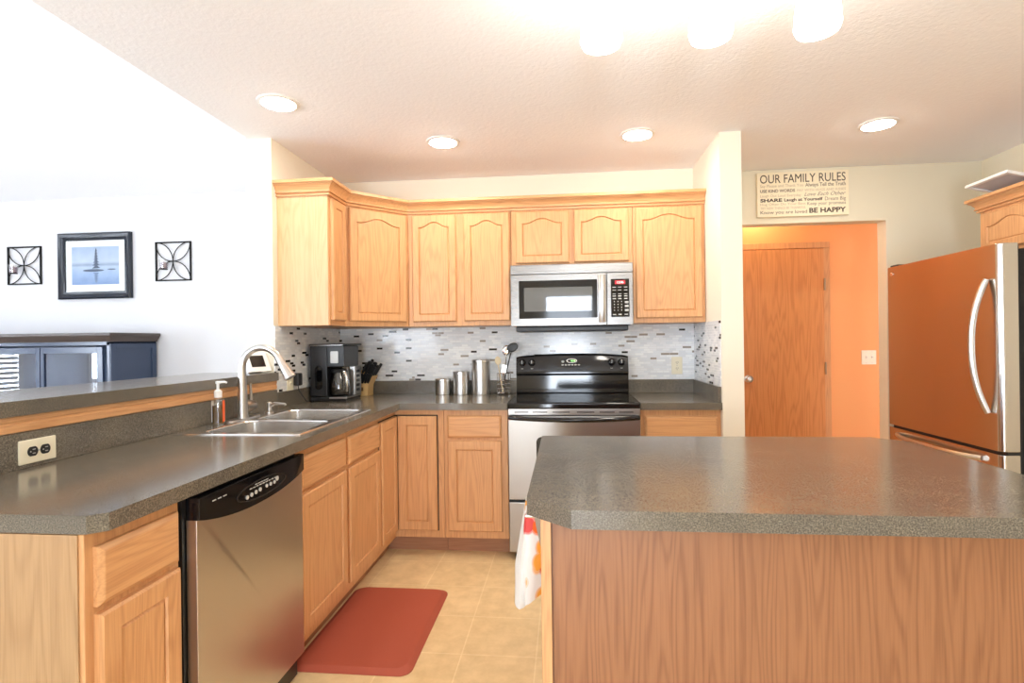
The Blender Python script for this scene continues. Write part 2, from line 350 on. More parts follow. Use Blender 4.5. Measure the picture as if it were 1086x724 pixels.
def window(name, axis, c, a0, a1, z0, z1, blinds=False, door=False):
    bm = bmesh.new(); t = 0.05
    def add(b, p, q, zl, zh, d0=-0.09, d1=0.01, bev=0):
        bx(b, *((c+d0, c+d1, p, q) if axis == 'x' else (p, q, c+d0, c+d1)), zl, zh, bev)
    add(bm, a0, a0+t, z0, z1); add(bm, a1-t, a1, z0, z1); add(bm, a0+t, a1-t, z0, z0+t); add(bm, a0+t, a1-t, z1-t, z1)
    if not door: add(bm, a0+t, a1-t, (z0+z1)/2-0.02, (z0+z1)/2+0.02, -0.06, -0.02)
    o = struct(name, bm, M['white_trim'])
    g = bmesh.new(); add(g, a0+t, a1-t, z0+t, z1-t, -0.045, -0.04); obj('glass', g, M['window_glass'], o)
    if blinds:
        s = bmesh.new(); z = z0+0.06
        while z < z1-0.06:
            add(s, a0+0.06, a1-0.06, z, z+0.03, 0.012, 0.016); z += 0.05
        pieces('blind_slat', s, M['white'], o)
window('window_1', 'x', XLW, -3.75, -2.72, 0.85, 2.3)
window('window_2', 'x', XLW, -1.95, -0.95, 0.75, 1.95, True)
window('fill_window', 'y', YR, -4.7, -2.5, 0.8, 2.4)  # out-of-view window, added to let in soft fill light
window('door_2', 'y', YR, -0.42, 0.46, 0.02, 2.1, False, True)
# oak hall door
d = struct('door_1', B(1.40, 2.112, 0.955, 0.99, 0.01, 2.02, bev=0.002), M['oak_door'])
cas = bmesh.new(); cp = [(0.0, 0.0), (0.0, 0.016), (0.02, 0.022), (0.05, 0.014), (0.055, 0.0)]
bx(cas, 2.118, 2.170, 0.975, 1.0, 0, 2.028, 0.004); bx(cas, 1.342, 1.394, 0.975, 1.0, 0, 2.028, 0.004); bx(cas, 1.342, 2.170, 0.975, 1.0, 2.028, 2.078, 0.004)
obj('casing', cas, M['oak_v'], d)
k = bmesh.new(); lathe(k, [(0.03, 0), (0.03, 0.006), (0.012, 0.012), (0.011, 0.03), (0.024, 0.04), (0.029, 0.052), (0.024, 0.064), (0.008, 0.068)])
k.transform(Matrix.Translation((1.49, 0.955, 0.935)) @ Matrix.Rotation(R(90), 4, 'X')); obj('door_handle', k, M['nickel'], d)
h = bmesh.new()
for z in (0.28, 1.02, 1.72): cyl(h, (2.116, 0.950, z-0.05), (2.116, 0.950, z+0.05), 0.007, 10)
pieces('hinge', h, plain('aged_brass', (0.32, 0.24, 0.15, 1), 0.45, 1.0), d)

# ------------------------------------------------------------------ cabinet helpers (local: front faces -Y, X to the right)
def arch_loop(u0, u1, z0, z1, ah, n=26):
    pts = [(u0, z0), (u1, z0), (u1, z1)]
    if ah > 0:
        for i in range(1, n):
            t = 1-2*i/n; a = abs(t)/0.86
            pts.append(((u0+u1)/2+t*(u1-u0)/2, z1+(ah*0.5*(1+math.cos(PI*a)) if a < 1 else 0)))
    pts.append((u0, z1)); return pts
def panel_door(u0, u1, z0, z1, yb, th=0.02, fr=0.052, arch=0.0, rec=0.007):
    bm = bmesh.new(); yf = yb-th; e = 0.006
    def ring(pts, y): return [bm.verts.new((p[0], y, p[1])) for p in pts]
    rect = lambda i: [(u0+i, z0+i), (u1-i, z0+i), (u1-i, z1-i), (u0+i, z1-i)]
    rb, rs, rf = ring(rect(0), yb), ring(rect(0), yf+e), ring(rect(e), yf)
    for a, b in ((rb, rs), (rs, rf)):
        for i in range(4): bm.faces.new((a[i], a[(i+1) % 4], b[(i+1) % 4], b[i]))
    bm.faces.new(rb[::-1])
    zt = z1-fr-arch
    i0 = ring(arch_loop(u0+fr, u1-fr, z0+fr, zt, arch), yf); s = 0.004
    i1 = ring(arch_loop(u0+fr+s, u1-fr-s, z0+fr+s, zt-s, arch), yf+rec+0.002)
    s2 = 0.011
    i2 = ring(arch_loop(u0+fr+s2, u1-fr-s2, z0+fr+s2, zt-s2, arch), yf+rec-0.003)
    es = []
    for lp in (rf, i0):
        for i in range(len(lp)):
            ed = bm.edges.get((lp[i], lp[(i+1) % len(lp)])) or bm.edges.new((lp[i], lp[(i+1) % len(lp)])); es.append(ed)
    bmesh.ops.triangle_fill(bm, use_beauty=True, edges=es, normal=(0, -1, 0))
    n = len(i0)
    for a, b in ((i0, i1), (i1, i2)):
        for i in range(n): bm.faces.new((a[i], a[(i+1) % n], b[(i+1) % n], b[i]))
    bm.faces.new(i2)
    return bm
def drawer_front(u0, u1, z0, z1, yb, th=0.02):
    bm = bmesh.new(); yf = yb-th; e = 0.009
    r = lambda i, y: [(u0+i, y, z0+i), (u1-i, y, z0+i), (u1-i, y, z1-i), (u0+i, y, z1-i)]
    loft(bm, [r(0, yb), r(0, yf+0.010), r(0.004, yf+0.006), r(0.010, yf+0.002), r(0.014, yf)]); return bm
def carcass(t, w, dep, z0, z1, kick=0.0, mat='oak_v', body_u=(0, None), hollow=False):
    u0 = body_u[0]; u1 = w if body_u[1] is None else body_u[1]
    if hollow:
        b = B(u0, u0+0.016, -dep+0.02, 0, z0, z1); bx(b, u1-0.016, u1, -dep+0.02, 0, z0, z1); bx(b, u0+0.016, u1-0.016, -dep+0.02, -0.006, z0, z0+0.016); bx(b, u0+0.016, u1-0.016, -0.006, 0, z0, z1)
        um = (u0+u1)/2
        for a, c, zl, zh in [(u0, u0+0.03, z0, z1), (u1-0.03, u1, z0, z1), (um-0.03, um+0.03, z0, z1)]+[(p, q, zl, zh) for p, q in ((u0+0.03, um-0.03), (um+0.03, u1-0.03)) for zl, zh in ((z0, z0+0.06), (0.68, 0.716), (z1-0.045, z1))]: bx(b, a, c, -dep, -dep+0.02, zl, zh)
    else: b = B(u0, u1, -dep, 0, z0, z1, bev=0.0015, seg=1)
    o = obj('carcass', b, M[mat], t)
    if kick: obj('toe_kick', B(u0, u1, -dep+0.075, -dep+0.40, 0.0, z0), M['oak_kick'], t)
    return o
GB = 'oak base cabinets'; GU = 'oak wall cabinets'
ZB0, ZB1 = 0.105, 0.872
def base_cab(label, loc, rz, w, fronts, dep=0.61, side=False, hollow=False):
    t = thing('base_cabinet', label, 'cabinet', loc, rz, GB)
    carcass(t, w, dep, ZB0, ZB1, 1, hollow=hollow)
    for kind, u0, u1, z0, z1 in fronts:
        if kind == 'drawer': obj('drawer_front', drawer_front(u0, u1, z0, z1, -dep), M['oak_x'], t)
        else: obj('door', panel_door(u0, u1, z0, z1, -dep), M['oak_v'], t)
    if side: obj('end_panel', B(-0.004, 0.0, -dep+0.012, 0, 0.0, ZB1), M['oak_side'], t)
    return t
DZ = (0.706, 0.838); DO = (0.150, 0.690)
# left run: facing +X, local x = world Y, origin on the wall line X = XL+0.005 -> front frame at -1.075
XB = XL+0.001
LR = R(90)
base_cab('oak base cabinet with drawer over door at the open end beside the dishwasher', (XB, -2.742, 0), LR, 0.285, [('drawer', 0.022, 0.272, *DZ), ('door', 0.022, 0.272, *DO)], 0.604, True)
base_cab('double-door oak sink cabinet right of the dishwasher beside the red mat', (XB, -1.826, 0), LR, 0.908, [('drawer', 0.014, 0.446, *DZ), ('drawer', 0.480, 0.900, *DZ), ('door', 0.014, 0.446, *DO), ('door', 0.480, 0.900, *DO)], 0.604, hollow=True)
base_cab('narrow oak base cabinet with drawer, left of the stove', (-0.772, 0, 0), 0, 0.385, [('drawer', 0.022, 0.348, *DZ), ('door', 0.022, 0.348, *DO)])
base_cab('oak base cabinet right of the stove, against the short white wall', (0.386, 0, 0), 0, 0.452, [('drawer', 0.024, 0.430, *DZ), ('door', 0.024, 0.430, *DO)])
# corner cabinet with two leaves at a right angle
t = thing('corner_base_cabinet', 'corner oak base cabinet with two doors meeting at a right angle', 'cabinet', (XL+0.0, 0, 0), 0, GB)
bm = bmesh.new()
prism(bm, [(XL+0.002, -0.002), (XL+0.002, -0.914), (-1.075, -0.914), (-1.075, -0.61), (-0.774, -0.61), (-0.774, -0.002)], 'z', ZB0, ZB1)
obj('carcass', bm, M['oak_v'], t, True)
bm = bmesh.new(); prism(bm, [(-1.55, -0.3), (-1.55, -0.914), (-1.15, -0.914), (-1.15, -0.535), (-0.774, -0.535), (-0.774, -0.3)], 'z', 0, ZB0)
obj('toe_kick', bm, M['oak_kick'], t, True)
bm = B(-1.078, -0.809, -0.6125, -0.609, 0.147, 0.842); bx(bm, -1.0775, -1.074, -0.908, -0.609, 0.147, 0.842)
obj('shadow_gap', bm, M['dark_gap'], t, True)
obj('door', panel_door(-1.054, -0.815, 0.152, 0.836, -0.613), M['oak_v'], t, True)
bm = panel_door(-0.902, -0.634, 0.152, 0.836, 0.0); bm.transform(Matrix.Translation((-1.0725, 0, 0)) @ Matrix.Rotation(R(90), 4, 'Z'))
obj('door', bm, M['oak_v'], t, True)

# wall cabinets
ZU0, ZU1 = 1.383, 2.135
UD = (1.413, 2.112)
def wall_cab(label, loc, rz, w, doors, z0=ZU0, z1=ZU1, dep=0.305, arch=0.034, name='wall_cabinet', fr=0.044):
    t = thing(name, label, 'cabinet', (loc[0], loc[1], z0), rz, GU)
    obj('carcass', B(0, w, -dep, 0, 0, z1-z0, bev=0.0015, seg=1), M['oak_v'], t)
    for u0, u1, d0, d1 in doors: obj('door', panel_door(u0, u1, d0-z0, d1-z0, -dep, fr=fr, arch=arch), M['oak_v'], t)
    return t
t = wall_cab('narrow oak wall cabinet by the pillar with plain door and pale side panel', (XL, -0.838, 0), LR, 0.228, [(0.020, 0.206, *UD)], arch=0.0, fr=0.045)
obj('end_panel', B(-0.004, 0.0, -0.300, 0, 0, ZU1-ZU0), oak('oak_veneer_pale', 'Z', lin(220, 180, 136), lin(184, 140, 98), 0.42), t)
# diagonal corner
t = thing('corner_wall_cabinet', 'diagonal oak corner wall cabinet with one arched door above the coffee maker', 'cabinet', (XL, 0, ZU0), 0, GU)
bm = bmesh.new(); prism(bm, [(XL, -0.002), (XL, -0.608), (XL+0.305, -0.608), (XL+0.610, -0.305), (XL+0.610, -0.002)], 'z', ZU0, ZU1)
obj('carcass', bm, M['oak_v'], t, True)
dl = 0.305*math.sqrt(2); bm = panel_door(0.022, dl-0.022, UD[0], UD[1], 0.0, arch=0.036, fr=0.048)
bm.transform(Matrix.Translation((XL+0.305, -0.608, 0)) @ Matrix.Rotation(R(44.8), 4, 'Z')); obj('door', bm, M['oak_v'], t, True)
wall_cab('two-door oak wall cabinet left of the microwave with arched door panels', (-1.068, 0, 0), 0, 0.683, [(0.030, 0.322, *UD), (0.374, 0.675, *UD)])
wall_cab('short two-door oak wall cabinet directly above the microwave', (-0.383, 0, 0), 0, 0.774, [(0.030, 0.374, 1.778, 2.112), (0.405, 0.750, 1.778, 2.112)], z0=1.757, arch=0.032)
wall_cab('single-door oak wall cabinet right of the microwave, over the cream outlet', (0.393, 0, 0), 0, 0.443, [(0.015, 0.425, *UD)])
def sweep(path, prof, closed=False):
    bm = bmesh.new(); rings = []; n = len(path)
    P = [Vector((p[0], p[1])) for p in path]
    for i in range(n):
        d0 = (P[i]-P[i-1]).normalized() if i else None; d1 = (P[i+1]-P[i]).normalized() if i < n-1 else None
        if d0 is None: d0 = d1
        if d1 is None: d1 = d0
        n0 = Vector((d0.y, -d0.x)); n1 = Vector((d1.y, -d1.x)); m = (n0+n1).normalized(); k = 1/max(0.3, m.dot(n0))
        rings.append([(P[i].x+m.x*o*k, P[i].y+m.y*o*k, z) for o, z in prof])
    return loft(bm, rings)
def crown(z0, h=0.084, out=0.052):
    return [(-0.012, z0), (0.012, z0), (0.014, z0+0.008), (0.008, z0+0.011), (0.008, z0+0.015), (0.020, z0+0.017), (0.021, z0+0.024), (0.015, z0+0.027), (0.020, z0+0.038), (0.030, z0+0.052), (0.042, z0+0.060), (0.042, z0+0.064), (out, z0+0.066), (out, z0+h), (-0.012, z0+h)]
o = obj('crown_molding', sweep([(XL+0.002, -0.842), (XL+0.305, -0.842), (XL+0.305, -0.608), (XL+0.610, -0.305), (0.837, -0.305)], crown(2.123)), M['oak_x'])
tag(o, 'oak crown molding running along the tops of the wall cabinets', 'molding')

# ------------------------------------------------------------------ countertops
SY0, SY1, SX0, SX1 = -1.752, -0.935, -1.645, -1.100       # sink rim
def slab(outer, holes, z0, z1):
    bm = bmesh.new(); top = holed(bm, outer, holes, z1); bot = holed(bm, outer, holes, z0, True)
    for a, b in zip(top, bot):
        for i in range(len(a)): bm.faces.new((a[i], a[(i+1) % len(a)], b[(i+1) % len(b)], b[i]))
    return bm
t = thing('countertop', 'L-shaped grey laminate countertop holding the sink and running to the stove', 'countertop', (XL, -2.745, 0.874))
outer = [(XL+0.001, -0.001), (XL+0.001, -2.745), (-1.066, -2.745), (-1.036, -2.718), (-1.036, -0.645), (-0.386, -0.645), (-0.386, -0.001)]
obj('worktop', slab(outer, [[(SX0+0.015, SY0+0.015), (SX0+0.015, SY1-0.015), (SX1-0.015, SY1-0.015), (SX1-0.015, SY0+0.015)]], 0.874, 0.914), M['laminate'], t, True, False)
bm = B(XL+0.001, XL+0.020, -2.745, -0.897, 0.914, 1.022, 0.002); bx(bm, XL+0.001, XL+0.020, -0.895, -0.021, 0.914, 1.004, 0.002); bx(bm, XL+0.001, -0.386, -0.020, -0.001, 0.914, 1.004, 0.002)
obj('backsplash', bm, M['laminate'], t, True)
t = thing('countertop', 'short grey laminate countertop right of the stove', 'countertop', (0.386, -0.645, 0.874))
obj('worktop', slab([(0.384, -0.001), (0.384, -0.645), (0.838, -0.645), (0.838, -0.001)], [], 0.874, 0.914), M['laminate'], t, True, False)
bm = B(0.384, 0.838, -0.020, -0.001, 0.914, 1.004, 0.002); bx(bm, 0.819, 0.838, -0.625, -0.020, 0.914, 1.004, 0.002)
obj('backsplash', bm, M['laminate'], t, True)
# bar ledge
t = thing('bar_ledge', 'raised grey laminate bar ledge on the half wall behind the sink', 'ledge', (-1.88, -1.8, 1.025))
obj('ledge_top', B(-2.10, -1.650, -2.82, -0.897, 1.074, 1.120, 0.002), M['laminate'], t, True)
bm = sweep([(-1.679, -2.80), (-1.679, -0.897)], [(-0.0, 1.024), (0.014, 1.024), (0.017, 1.030), (0.017, 1.046), (0.013, 1.050), (0.013, 1.054), (0.017, 1.058), (0.017, 1.074), (0, 1.074)])
obj('oak_trim', bm, M['oak_y'], t, True)

# mosaic backsplash
def tiles(label, a, mat):
    tag(obj('tile_backsplash', B(*a, 1.005, 1.382), M[mat]), label, 'backsplash')
tiles('long grey and white glass mosaic backsplash behind the stove and canisters', (XL+0.009, XR-0.007, -0.008, -0.0005), 'mosaic_x')
tiles('glass mosaic backsplash with black tiles on the pillar wall at the left', (XL+0.0005, XL+0.008, -0.893, -0.0005), 'mosaic_y')
tiles('narrow glass mosaic backsplash on the short wall right of the stove', (XR-0.006, XR-0.0005, -0.630, -0.0005), 'mosaic_y')

# ------------------------------------------------------------------ island
t = thing('kitchen_island', 'kitchen island with brown oak veneer sides and clipped-corner grey top', 'island', (0.5, -2.19, 0))
top = [(-0.132, -2.553), (-0.030, -2.645), (1.05, -2.645), (1.140, -2.56), (1.140, -1.82), (1.05, -1.732), (-0.132, -1.732)]
obj('countertop', slab(top, [], 0.873, 0.914), M['laminate'], t, True, False)
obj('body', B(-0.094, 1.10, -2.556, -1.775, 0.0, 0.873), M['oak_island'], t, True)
bm = B(-0.100, -0.076, -2.573, -2.55, 0, 0.873, 0.002); bx(bm, -0.099, -0.094, -2.55, -1.79, 0, 0.873, 0.002)
obj('corner_trim', bm, M['oak_v'], t, True)
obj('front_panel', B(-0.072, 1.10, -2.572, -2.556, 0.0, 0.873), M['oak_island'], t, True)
tb = bmesh.new(); tube(tb, [(-0.094, -2.49, 0.850), (-0.137, -2.49, 0.850), (-0.137, -2.06, 0.850), (-0.094, -2.06, 0.850)], 0.005)
obj('towel_bar', tb, M['nickel'], t, True)

# dish towel over the bar
def citrus(name):
    m, nt, b = nodes(name); L = nt.links.new
    mp = mapping(nt, (1, 1, 1), False); v = N(nt, 'ShaderNodeTexVoronoi'); v.inputs['Scale'].default_value = 17; v.inputs['Randomness'].default_value = 0.9; L(mp.outputs[0], v.inputs['Vector'])
    r = ramp(nt, [(0.0, (1, 1, 1, 1)), (0.40, (0.75, 0.75, 0.75, 1)), (0.46, (0.35, 0.35, 0.35, 1)), (0.50, (0, 0, 0, 1))], 'CONSTANT'); L(v.outputs['Distance'], r.inputs[0])
    sp = N(nt, 'ShaderNodeSeparateColor'); L(v.outputs['Color'], sp.inputs[0])
    c = ramp(nt, [(0.0, lin(214, 96, 30)), (0.24, lin(232, 160, 60)), (0.46, lin(206, 76, 72)), (0.62, lin(222, 218, 210)), (0.82, lin(226, 130, 50)), (0.94, lin(116, 140, 62))], 'CONSTANT'); L(sp.outputs[0], c.inputs[0])
    mx = N(nt, 'ShaderNodeMix', data_type='RGBA'); L(r.outputs[0], mx.inputs['Factor']); mx.inputs[6].default_value = lin(222, 219, 213); L(c.outputs[0], mx.inputs[7])
    L(mx.outputs[2], b.inputs['Base Color']); b.inputs['Roughness'].default_value = 0.9
    return m
bm = bmesh.new(); NU, NV = 36, 26; g = []
for j in range(NV+1):
    row = []; t_ = j/NV
    for i in range(NU+1):
        s = i/NU; k_ = min(1, s/0.34); q_ = max(0, (s-0.34)/0.66)
        spread = 0.30+0.70*min(1, 1.6*t_)
        y = -2.425+0.020*k_+0.27*q_ + 0.016*t_*math.sin(3.2*PI*k_+0.8) + 0.006*math.sin(11*s+3*t_)
        z = 0.850-0.222*t_*(1-0.06*q_) - 0.045*t_*math.sin(3.6*s+0.0)
        xo = 0.026*(1-k_) - 0.034*k_ + 0.020*q_ + 0.010*math.sin(7*PI*s+1.5*t_)
        x = -0.137 + xo*spread
        if x > -0.104: x = -0.104
        row.append(bm.verts.new((x, y, z)))
    g.append(row)
for j in range(NV):
    for i in range(NU): bm.faces.new((g[j][i], g[j][i+1], g[j+1][i+1], g[j+1][i]))
o = obj('dish_towel', bm, citrus('citrus_print'), None)
md = o.modifiers.new('solid', 'SOLIDIFY'); md.thickness = 0.004; md.offset = 0
tag(o, 'white dish towel printed with oranges hanging at the island end', 'towel')

# ------------------------------------------------------------------ sink, faucet, dispenser, soap
t = thing('kitchen_sink', 'stainless double-bowl sink set in the left countertop', 'sink', (-1.37, -1.34, 0.914))
b1 = (-1.540, -1.128, SY0+0.035, -1.372); b2 = (-1.540, -1.128, -1.335, SY1-0.030)
bm = bmesh.new(); zt = 0.9185
lo = holed(bm, rrect(SX0, SX1, SY0, SY1, 0.022), [rrect(*b1, 0.05), rrect(*b2, 0.05)], zt)
ov = lo[0]; dn = [bm.verts.new((v.co.x+(0.003 if v.co.x > -1.37 else -0.003), v.co.y+(0.003 if v.co.y > -1.34 else -0.003), 0.9142)) for v in ov]
for i in range(len(ov)): bm.faces.new((ov[i], ov[(i+1) % len(ov)], dn[(i+1) % len(dn)], dn[i]))
obj('rim', bm, M['sink'], t, True)
for b in (b1, b2):
    def rr(i, r): return rrect(b[0]+i, b[1]-i, b[2]+i, b[3]-i, r)
    rings = [[(p[0], p[1], z) for p in rr(i, r)] for i, r, z in ((0, 0.05, zt), (0.004, 0.05, zt-0.006), (0.008, 0.05, 0.80), (0.016, 0.06, 0.755), (0.045, 0.05, 0.742))]
    bm = bmesh.new(); loft(bm, rings, False, True)
    bl = obj('bowl', bm, M['sink'], t, True, norm=False)
    dr = bmesh.new(); lathe(dr, [(0.045, 0.7425), (0.042, 0.746), (0.030, 0.744), (0.0, 0.743)], (b[0]+b[1])/2, (b[2]+b[3])/2, 24, False, False)
    obj('drain', dr, M['chrome'], bl, True)
FX, FY = -1.600, -1.325
t = thing('faucet', 'tall brushed nickel gooseneck faucet behind the sink bowls', 'faucet', (FX, FY, 0.9187))
bm = bmesh.new(); prism(bm, rrect(FX-0.028, FX+0.028, FY-0.125, FY+0.125, 0.027), 'z', 0.9187, 0.925, 0.002); obj('base_plate', bm, M['nickel'], t, True)
pts = [(FX, FY, 0.925), (FX, FY, 0.94), (FX, FY, 1.05), (FX, FY, 1.165)]; rad = [0.027, 0.025, 0.0215, 0.017]
ra = 0.096
for k in range(1, 15):
    a = PI - k*(PI*0.86)/14; pts.append((FX+ra+ra*math.cos(a), FY+0.01*k/14, 1.165+ra*1.02*math.sin(a))); rad.append(0.0165)
bm = bmesh.new(); tube(bm, pts, rad, 16); obj('gooseneck', bm, M['nickel'], t, True)
e = Vector(pts[-1]); dvec = (Vector(pts[-1])-Vector(pts[-2])).normalized()
bm = bmesh.new(); tube(bm, [e-dvec*0.004, e+dvec*0.03, e+dvec*0.075, e+dvec*0.105, e+dvec*0.108], [0.0168, 0.0185, 0.024, 0.029, 0.024], 18); obj('spray_head', bm, M['nickel'], t, True)
bm = bmesh.new(); tube(bm, [(FX, FY+0.01, 0.975), (FX, FY+0.03, 0.975), (FX, FY+0.055, 0.975), (FX, FY+0.085, 0.975), (FX, FY+0.092, 0.975)], [0.026, 0.030, 0.031, 0.026, 0.014], 18)
tube(bm, [(FX, FY+0.07, 0.995), (FX, FY+0.072, 1.03), (FX-0.004, FY+0.074, 1.070), (FX-0.006, FY+0.074, 1.085)], [0.010, 0.007, 0.0065, 0.009], 12)
obj('lever_handle', bm, plain('dark_nickel', (0.40, 0.38, 0.35, 1), 0.3, 1.0), t, True)
t = thing('soap_dispenser', 'small brushed nickel built-in soap pump right of the faucet', 'dispenser', (-1.590, -1.105, 0.9187))
bm = bmesh.new(); lathe(bm, [(0.022, 0), (0.022, 0.006), (0.013, 0.012), (0.011, 0.030), (0.0135, 0.034), (0.0135, 0.052), (0.009, 0.058)]); obj('body', bm, M['nickel'], t)
bm = bmesh.new(); tube(bm, [(0, 0, 0.034), (0.03, 0, 0.050), (0.085, 0, 0.046), (0.09, 0, 0.040)], [0.010, 0.008, 0.0065, 0.006], 12); obj('spout', bm, M['nickel'], t)
# bottle
t = thing('soap_bottle', 'clear hand soap bottle with white pump left of the faucet', 'bottle', (-1.607, -1.50, 0.9187), R(20))
def oval(rx, ry, z, n=24): return [(rx*math.cos(2*PI*i/n), ry*math.sin(2*PI*i/n), z) for i in range(n)]
bm = bmesh.new(); loft(bm, [oval(0.024, 0.017, 0), oval(0.027, 0.019, 0.004), oval(0.027, 0.019, 0.095), oval(0.023, 0.016, 0.112), oval(0.012, 0.012, 0.120), oval(0.012, 0.012, 0.126)])
obj('bottle_body', bm, M['clear'], t)
bm = bmesh.new(); loft(bm, [oval(0.0235, 0.0165, 0.004), oval(0.0245, 0.0172, 0.01), oval(0.0245, 0.0172, 0.085)]); obj('liquid', bm, plain('amber_soap', lin(92, 64, 20), 0.15), t)
bm = bmesh.new()
ar = [a for a in range(-40, 41, 10)]
for col, c0 in (('white', 180), ('orange', 0)):
    lb = bmesh.new(); vs = []
    for a in ar:
        q = R(c0+a); vs.append([lb.verts.new((0.0276*math.cos(q), 0.0196*math.sin(q), z)) for z in (0.012, 0.108)])
    for p, q in zip(vs, vs[1:]): lb.faces.new((p[0], q[0], q[1], p[1]))
    l = obj('label', lb, M['white'] if col == 'white' else plain('orange_label', lin(226, 96, 44), 0.4), t)
    l['label'] = col+' label strip'
bm.free()
bm = bmesh.new(); lathe(bm, [(0.0165, 0.122), (0.0165, 0.150), (0.011, 0.156), (0.006, 0.158), (0.006, 0.182), (0.010, 0.184), (0.010, 0.194), (0.004, 0.196)]); tube(bm, [(0, 0, 0.190), (0.028, 0, 0.191), (0.038, 0, 0.187)], [0.006, 0.005, 0.004], 10)
obj('pump', bm, M['white'], t)

# ------------------------------------------------------------------ dishwasher
t = thing('dishwasher', 'stainless dishwasher with black control panel in the left cabinet run', 'dishwasher', (-1.08, -2.14, 0))
y0, y1 = -2.447, -1.836
obj('tub', B(-1.64, -1.072, y0, y1, 0.02, 0.872), M['black'], t, True)
obj('toe_panel', B(-1.12, -1.100, y0+0.004, y1-0.004, 0.02, 0.105), M['black'], t, True)
bm = bmesh.new(); pts = []
for i in range(25):
    s = i/24; q = 2*s-1; pts.append((y0+0.012+s*(y1-y0-0.02), 0.766+0.036*abs(q)**2.2))
prism(bm, [(y0+0.012, 0.112), (y1-0.008, 0.112)]+pts[::-1], 'x', -1.070, -1.038, 0.003); obj('door', bm, M['steel_z'], t, True)
bm = bmesh.new(); prism(bm, pts+[(y1-0.008, 0.862), (y0+0.012, 0.862)], 'x', -1.071, -1.030, 0.003); cp = obj('control_panel', bm, M['black_gloss'], t, True)
bm = bmesh.new(); ctr = (-2.125, 0.812)
ol = [(ctr[0]+0.145*math.cos(2*PI*i/32), ctr[1]+0.030*math.sin(2*PI*i/32)) for i in range(32)]
il = [(ctr[0]+0.139*math.cos(2*PI*i/32), ctr[1]+0.026*math.sin(2*PI*i/32)) for i in range(32)]
loft(bm, [[(-1.030, *p) for p in ol], [(-1.0275, *p) for p in ol], [(-1.0275, *p) for p in il], [(-1.030, *p) for p in il]], False, False)
obj('bezel', bm, M['black'], cp, True)
bm = bmesh.new()
for i in range(4): cyl(bm, (-1.0301, -2.215+0.024*i, 0.802+0.002*i), (-1.027, -2.215+0.024*i, 0.802+0.002*i), 0.0065, 12)
for i in range(3): cyl(bm, (-1.0301, -2.105+0.024*i, 0.810), (-1.027, -2.105+0.024*i, 0.810), 0.006, 12)
cyl(bm, (-1.0301, -2.04, 0.818), (-1.027, -2.04, 0.818), 0.008, 12)
pieces('button', bm, M['light_mark'], cp, True)
bm = bmesh.new()
for i in range(9): bx(bm, -1.0302, -1.0288, -2.20+0.018*i, -2.188+0.018*i, 0.822, 0.825)
for i in range(5): bx(bm, -1.0302, -1.0288, -2.17+0.016*i, -2.158+0.016*i, 0.829, 0.832)
for i in range(3): bx(bm, -1.0302, -1.0288, -2.38+0.024*i, -2.365+0.024*i, 0.838, 0.841)
pieces('printed_mark', bm, M['light_mark'], cp, True)

# ------------------------------------------------------------------ range
t = thing('stove', 'freestanding electric stove, stainless front and black glass cooktop', 'stove', (0, -0.34, 0))
hw = 0.379
obj('body', B(-hw, hw, -0.640, -0.03, 0.045, 0.895), M['black'], t, True)
ck = obj('cooktop', B(-hw-0.002, hw+0.002, -0.672, -0.075, 0.884, 0.918, 0.008, 3), M['black_gloss'], t, True)
obj('glass_surface', B(-hw+0.03, hw-0.03, -0.645, -0.10, 0.9175, 0.9200, 0.001), M['black_glass'], ck, True)
ring = bmesh.new()
for cx, cy, r in ((-0.19, -0.50, 0.105), (0.19, -0.50, 0.085), (-0.19, -0.24, 0.08), (0.19, -0.24, 0.105)):
    n = 40; loft(ring, [[(cx+q*math.cos(2*PI*i/n), cy+q*math.sin(2*PI*i/n), 0.9203) for i in range(n)] for q in (r, r-0.003)], False, False)
pieces('burner_ring', ring, plain('grey_ring', (0.08, 0.08, 0.085, 1), 0.2), ck, True)
# front
cpn = obj('vent_panel', B(-hw, hw, -0.664, -0.64, 0.846, 0.884, 0.003), M['steel_stove'], t, True)
bm = bmesh.new()
for x0, x1 in ((-0.34, -0.26), (-0.235, -0.15), (-0.12, -0.02), (0.02, 0.12), (0.15, 0.235), (0.26, 0.34)): bx(bm, x0, x1, -0.6655, -0.660, 0.862, 0.867)
pieces('vent_slot', bm, M['dark_gap'], cpn, True)
dr = obj('oven_door', B(-hw, hw, -0.672, -0.640, 0.356, 0.842, 0.005), M['steel_stove'], t, True)
bm = bmesh.new(); prism(bm, rrect(-0.215, 0.215, 0.43, 0.722, 0.03), 'y', -0.6745, -0.670); obj('window', bm, M['black_glass'], dr, True)
bm = bmesh.new(); pts = []
for i in range(21):
    s = -1+i/10; pts.append((s*0.365, -0.700-0.028*(1-s*s), 0.836-0.010*(1-s*s)))
tube(bm, [(-0.365, -0.668, 0.838)]+pts+[(0.365, -0.668, 0.838)], [0.011]+[0.0125]*21+[0.011], 12); obj('handle', bm, M['black_gloss'], dr, True)
obj('drawer', B(-hw, hw, -0.672, -0.640, 0.050, 0.342, 0.005), M['steel_stove'], t, True)
bm = bmesh.new()
for x in (-0.33, 0.33):
    for y in (-0.60, -0.10): lathe(bm, [(0.022, 0), (0.022, 0.012), (0.012, 0.016), (0.012, 0.046)], x, y, 14)
pieces('foot', bm, M['black'], t, True)
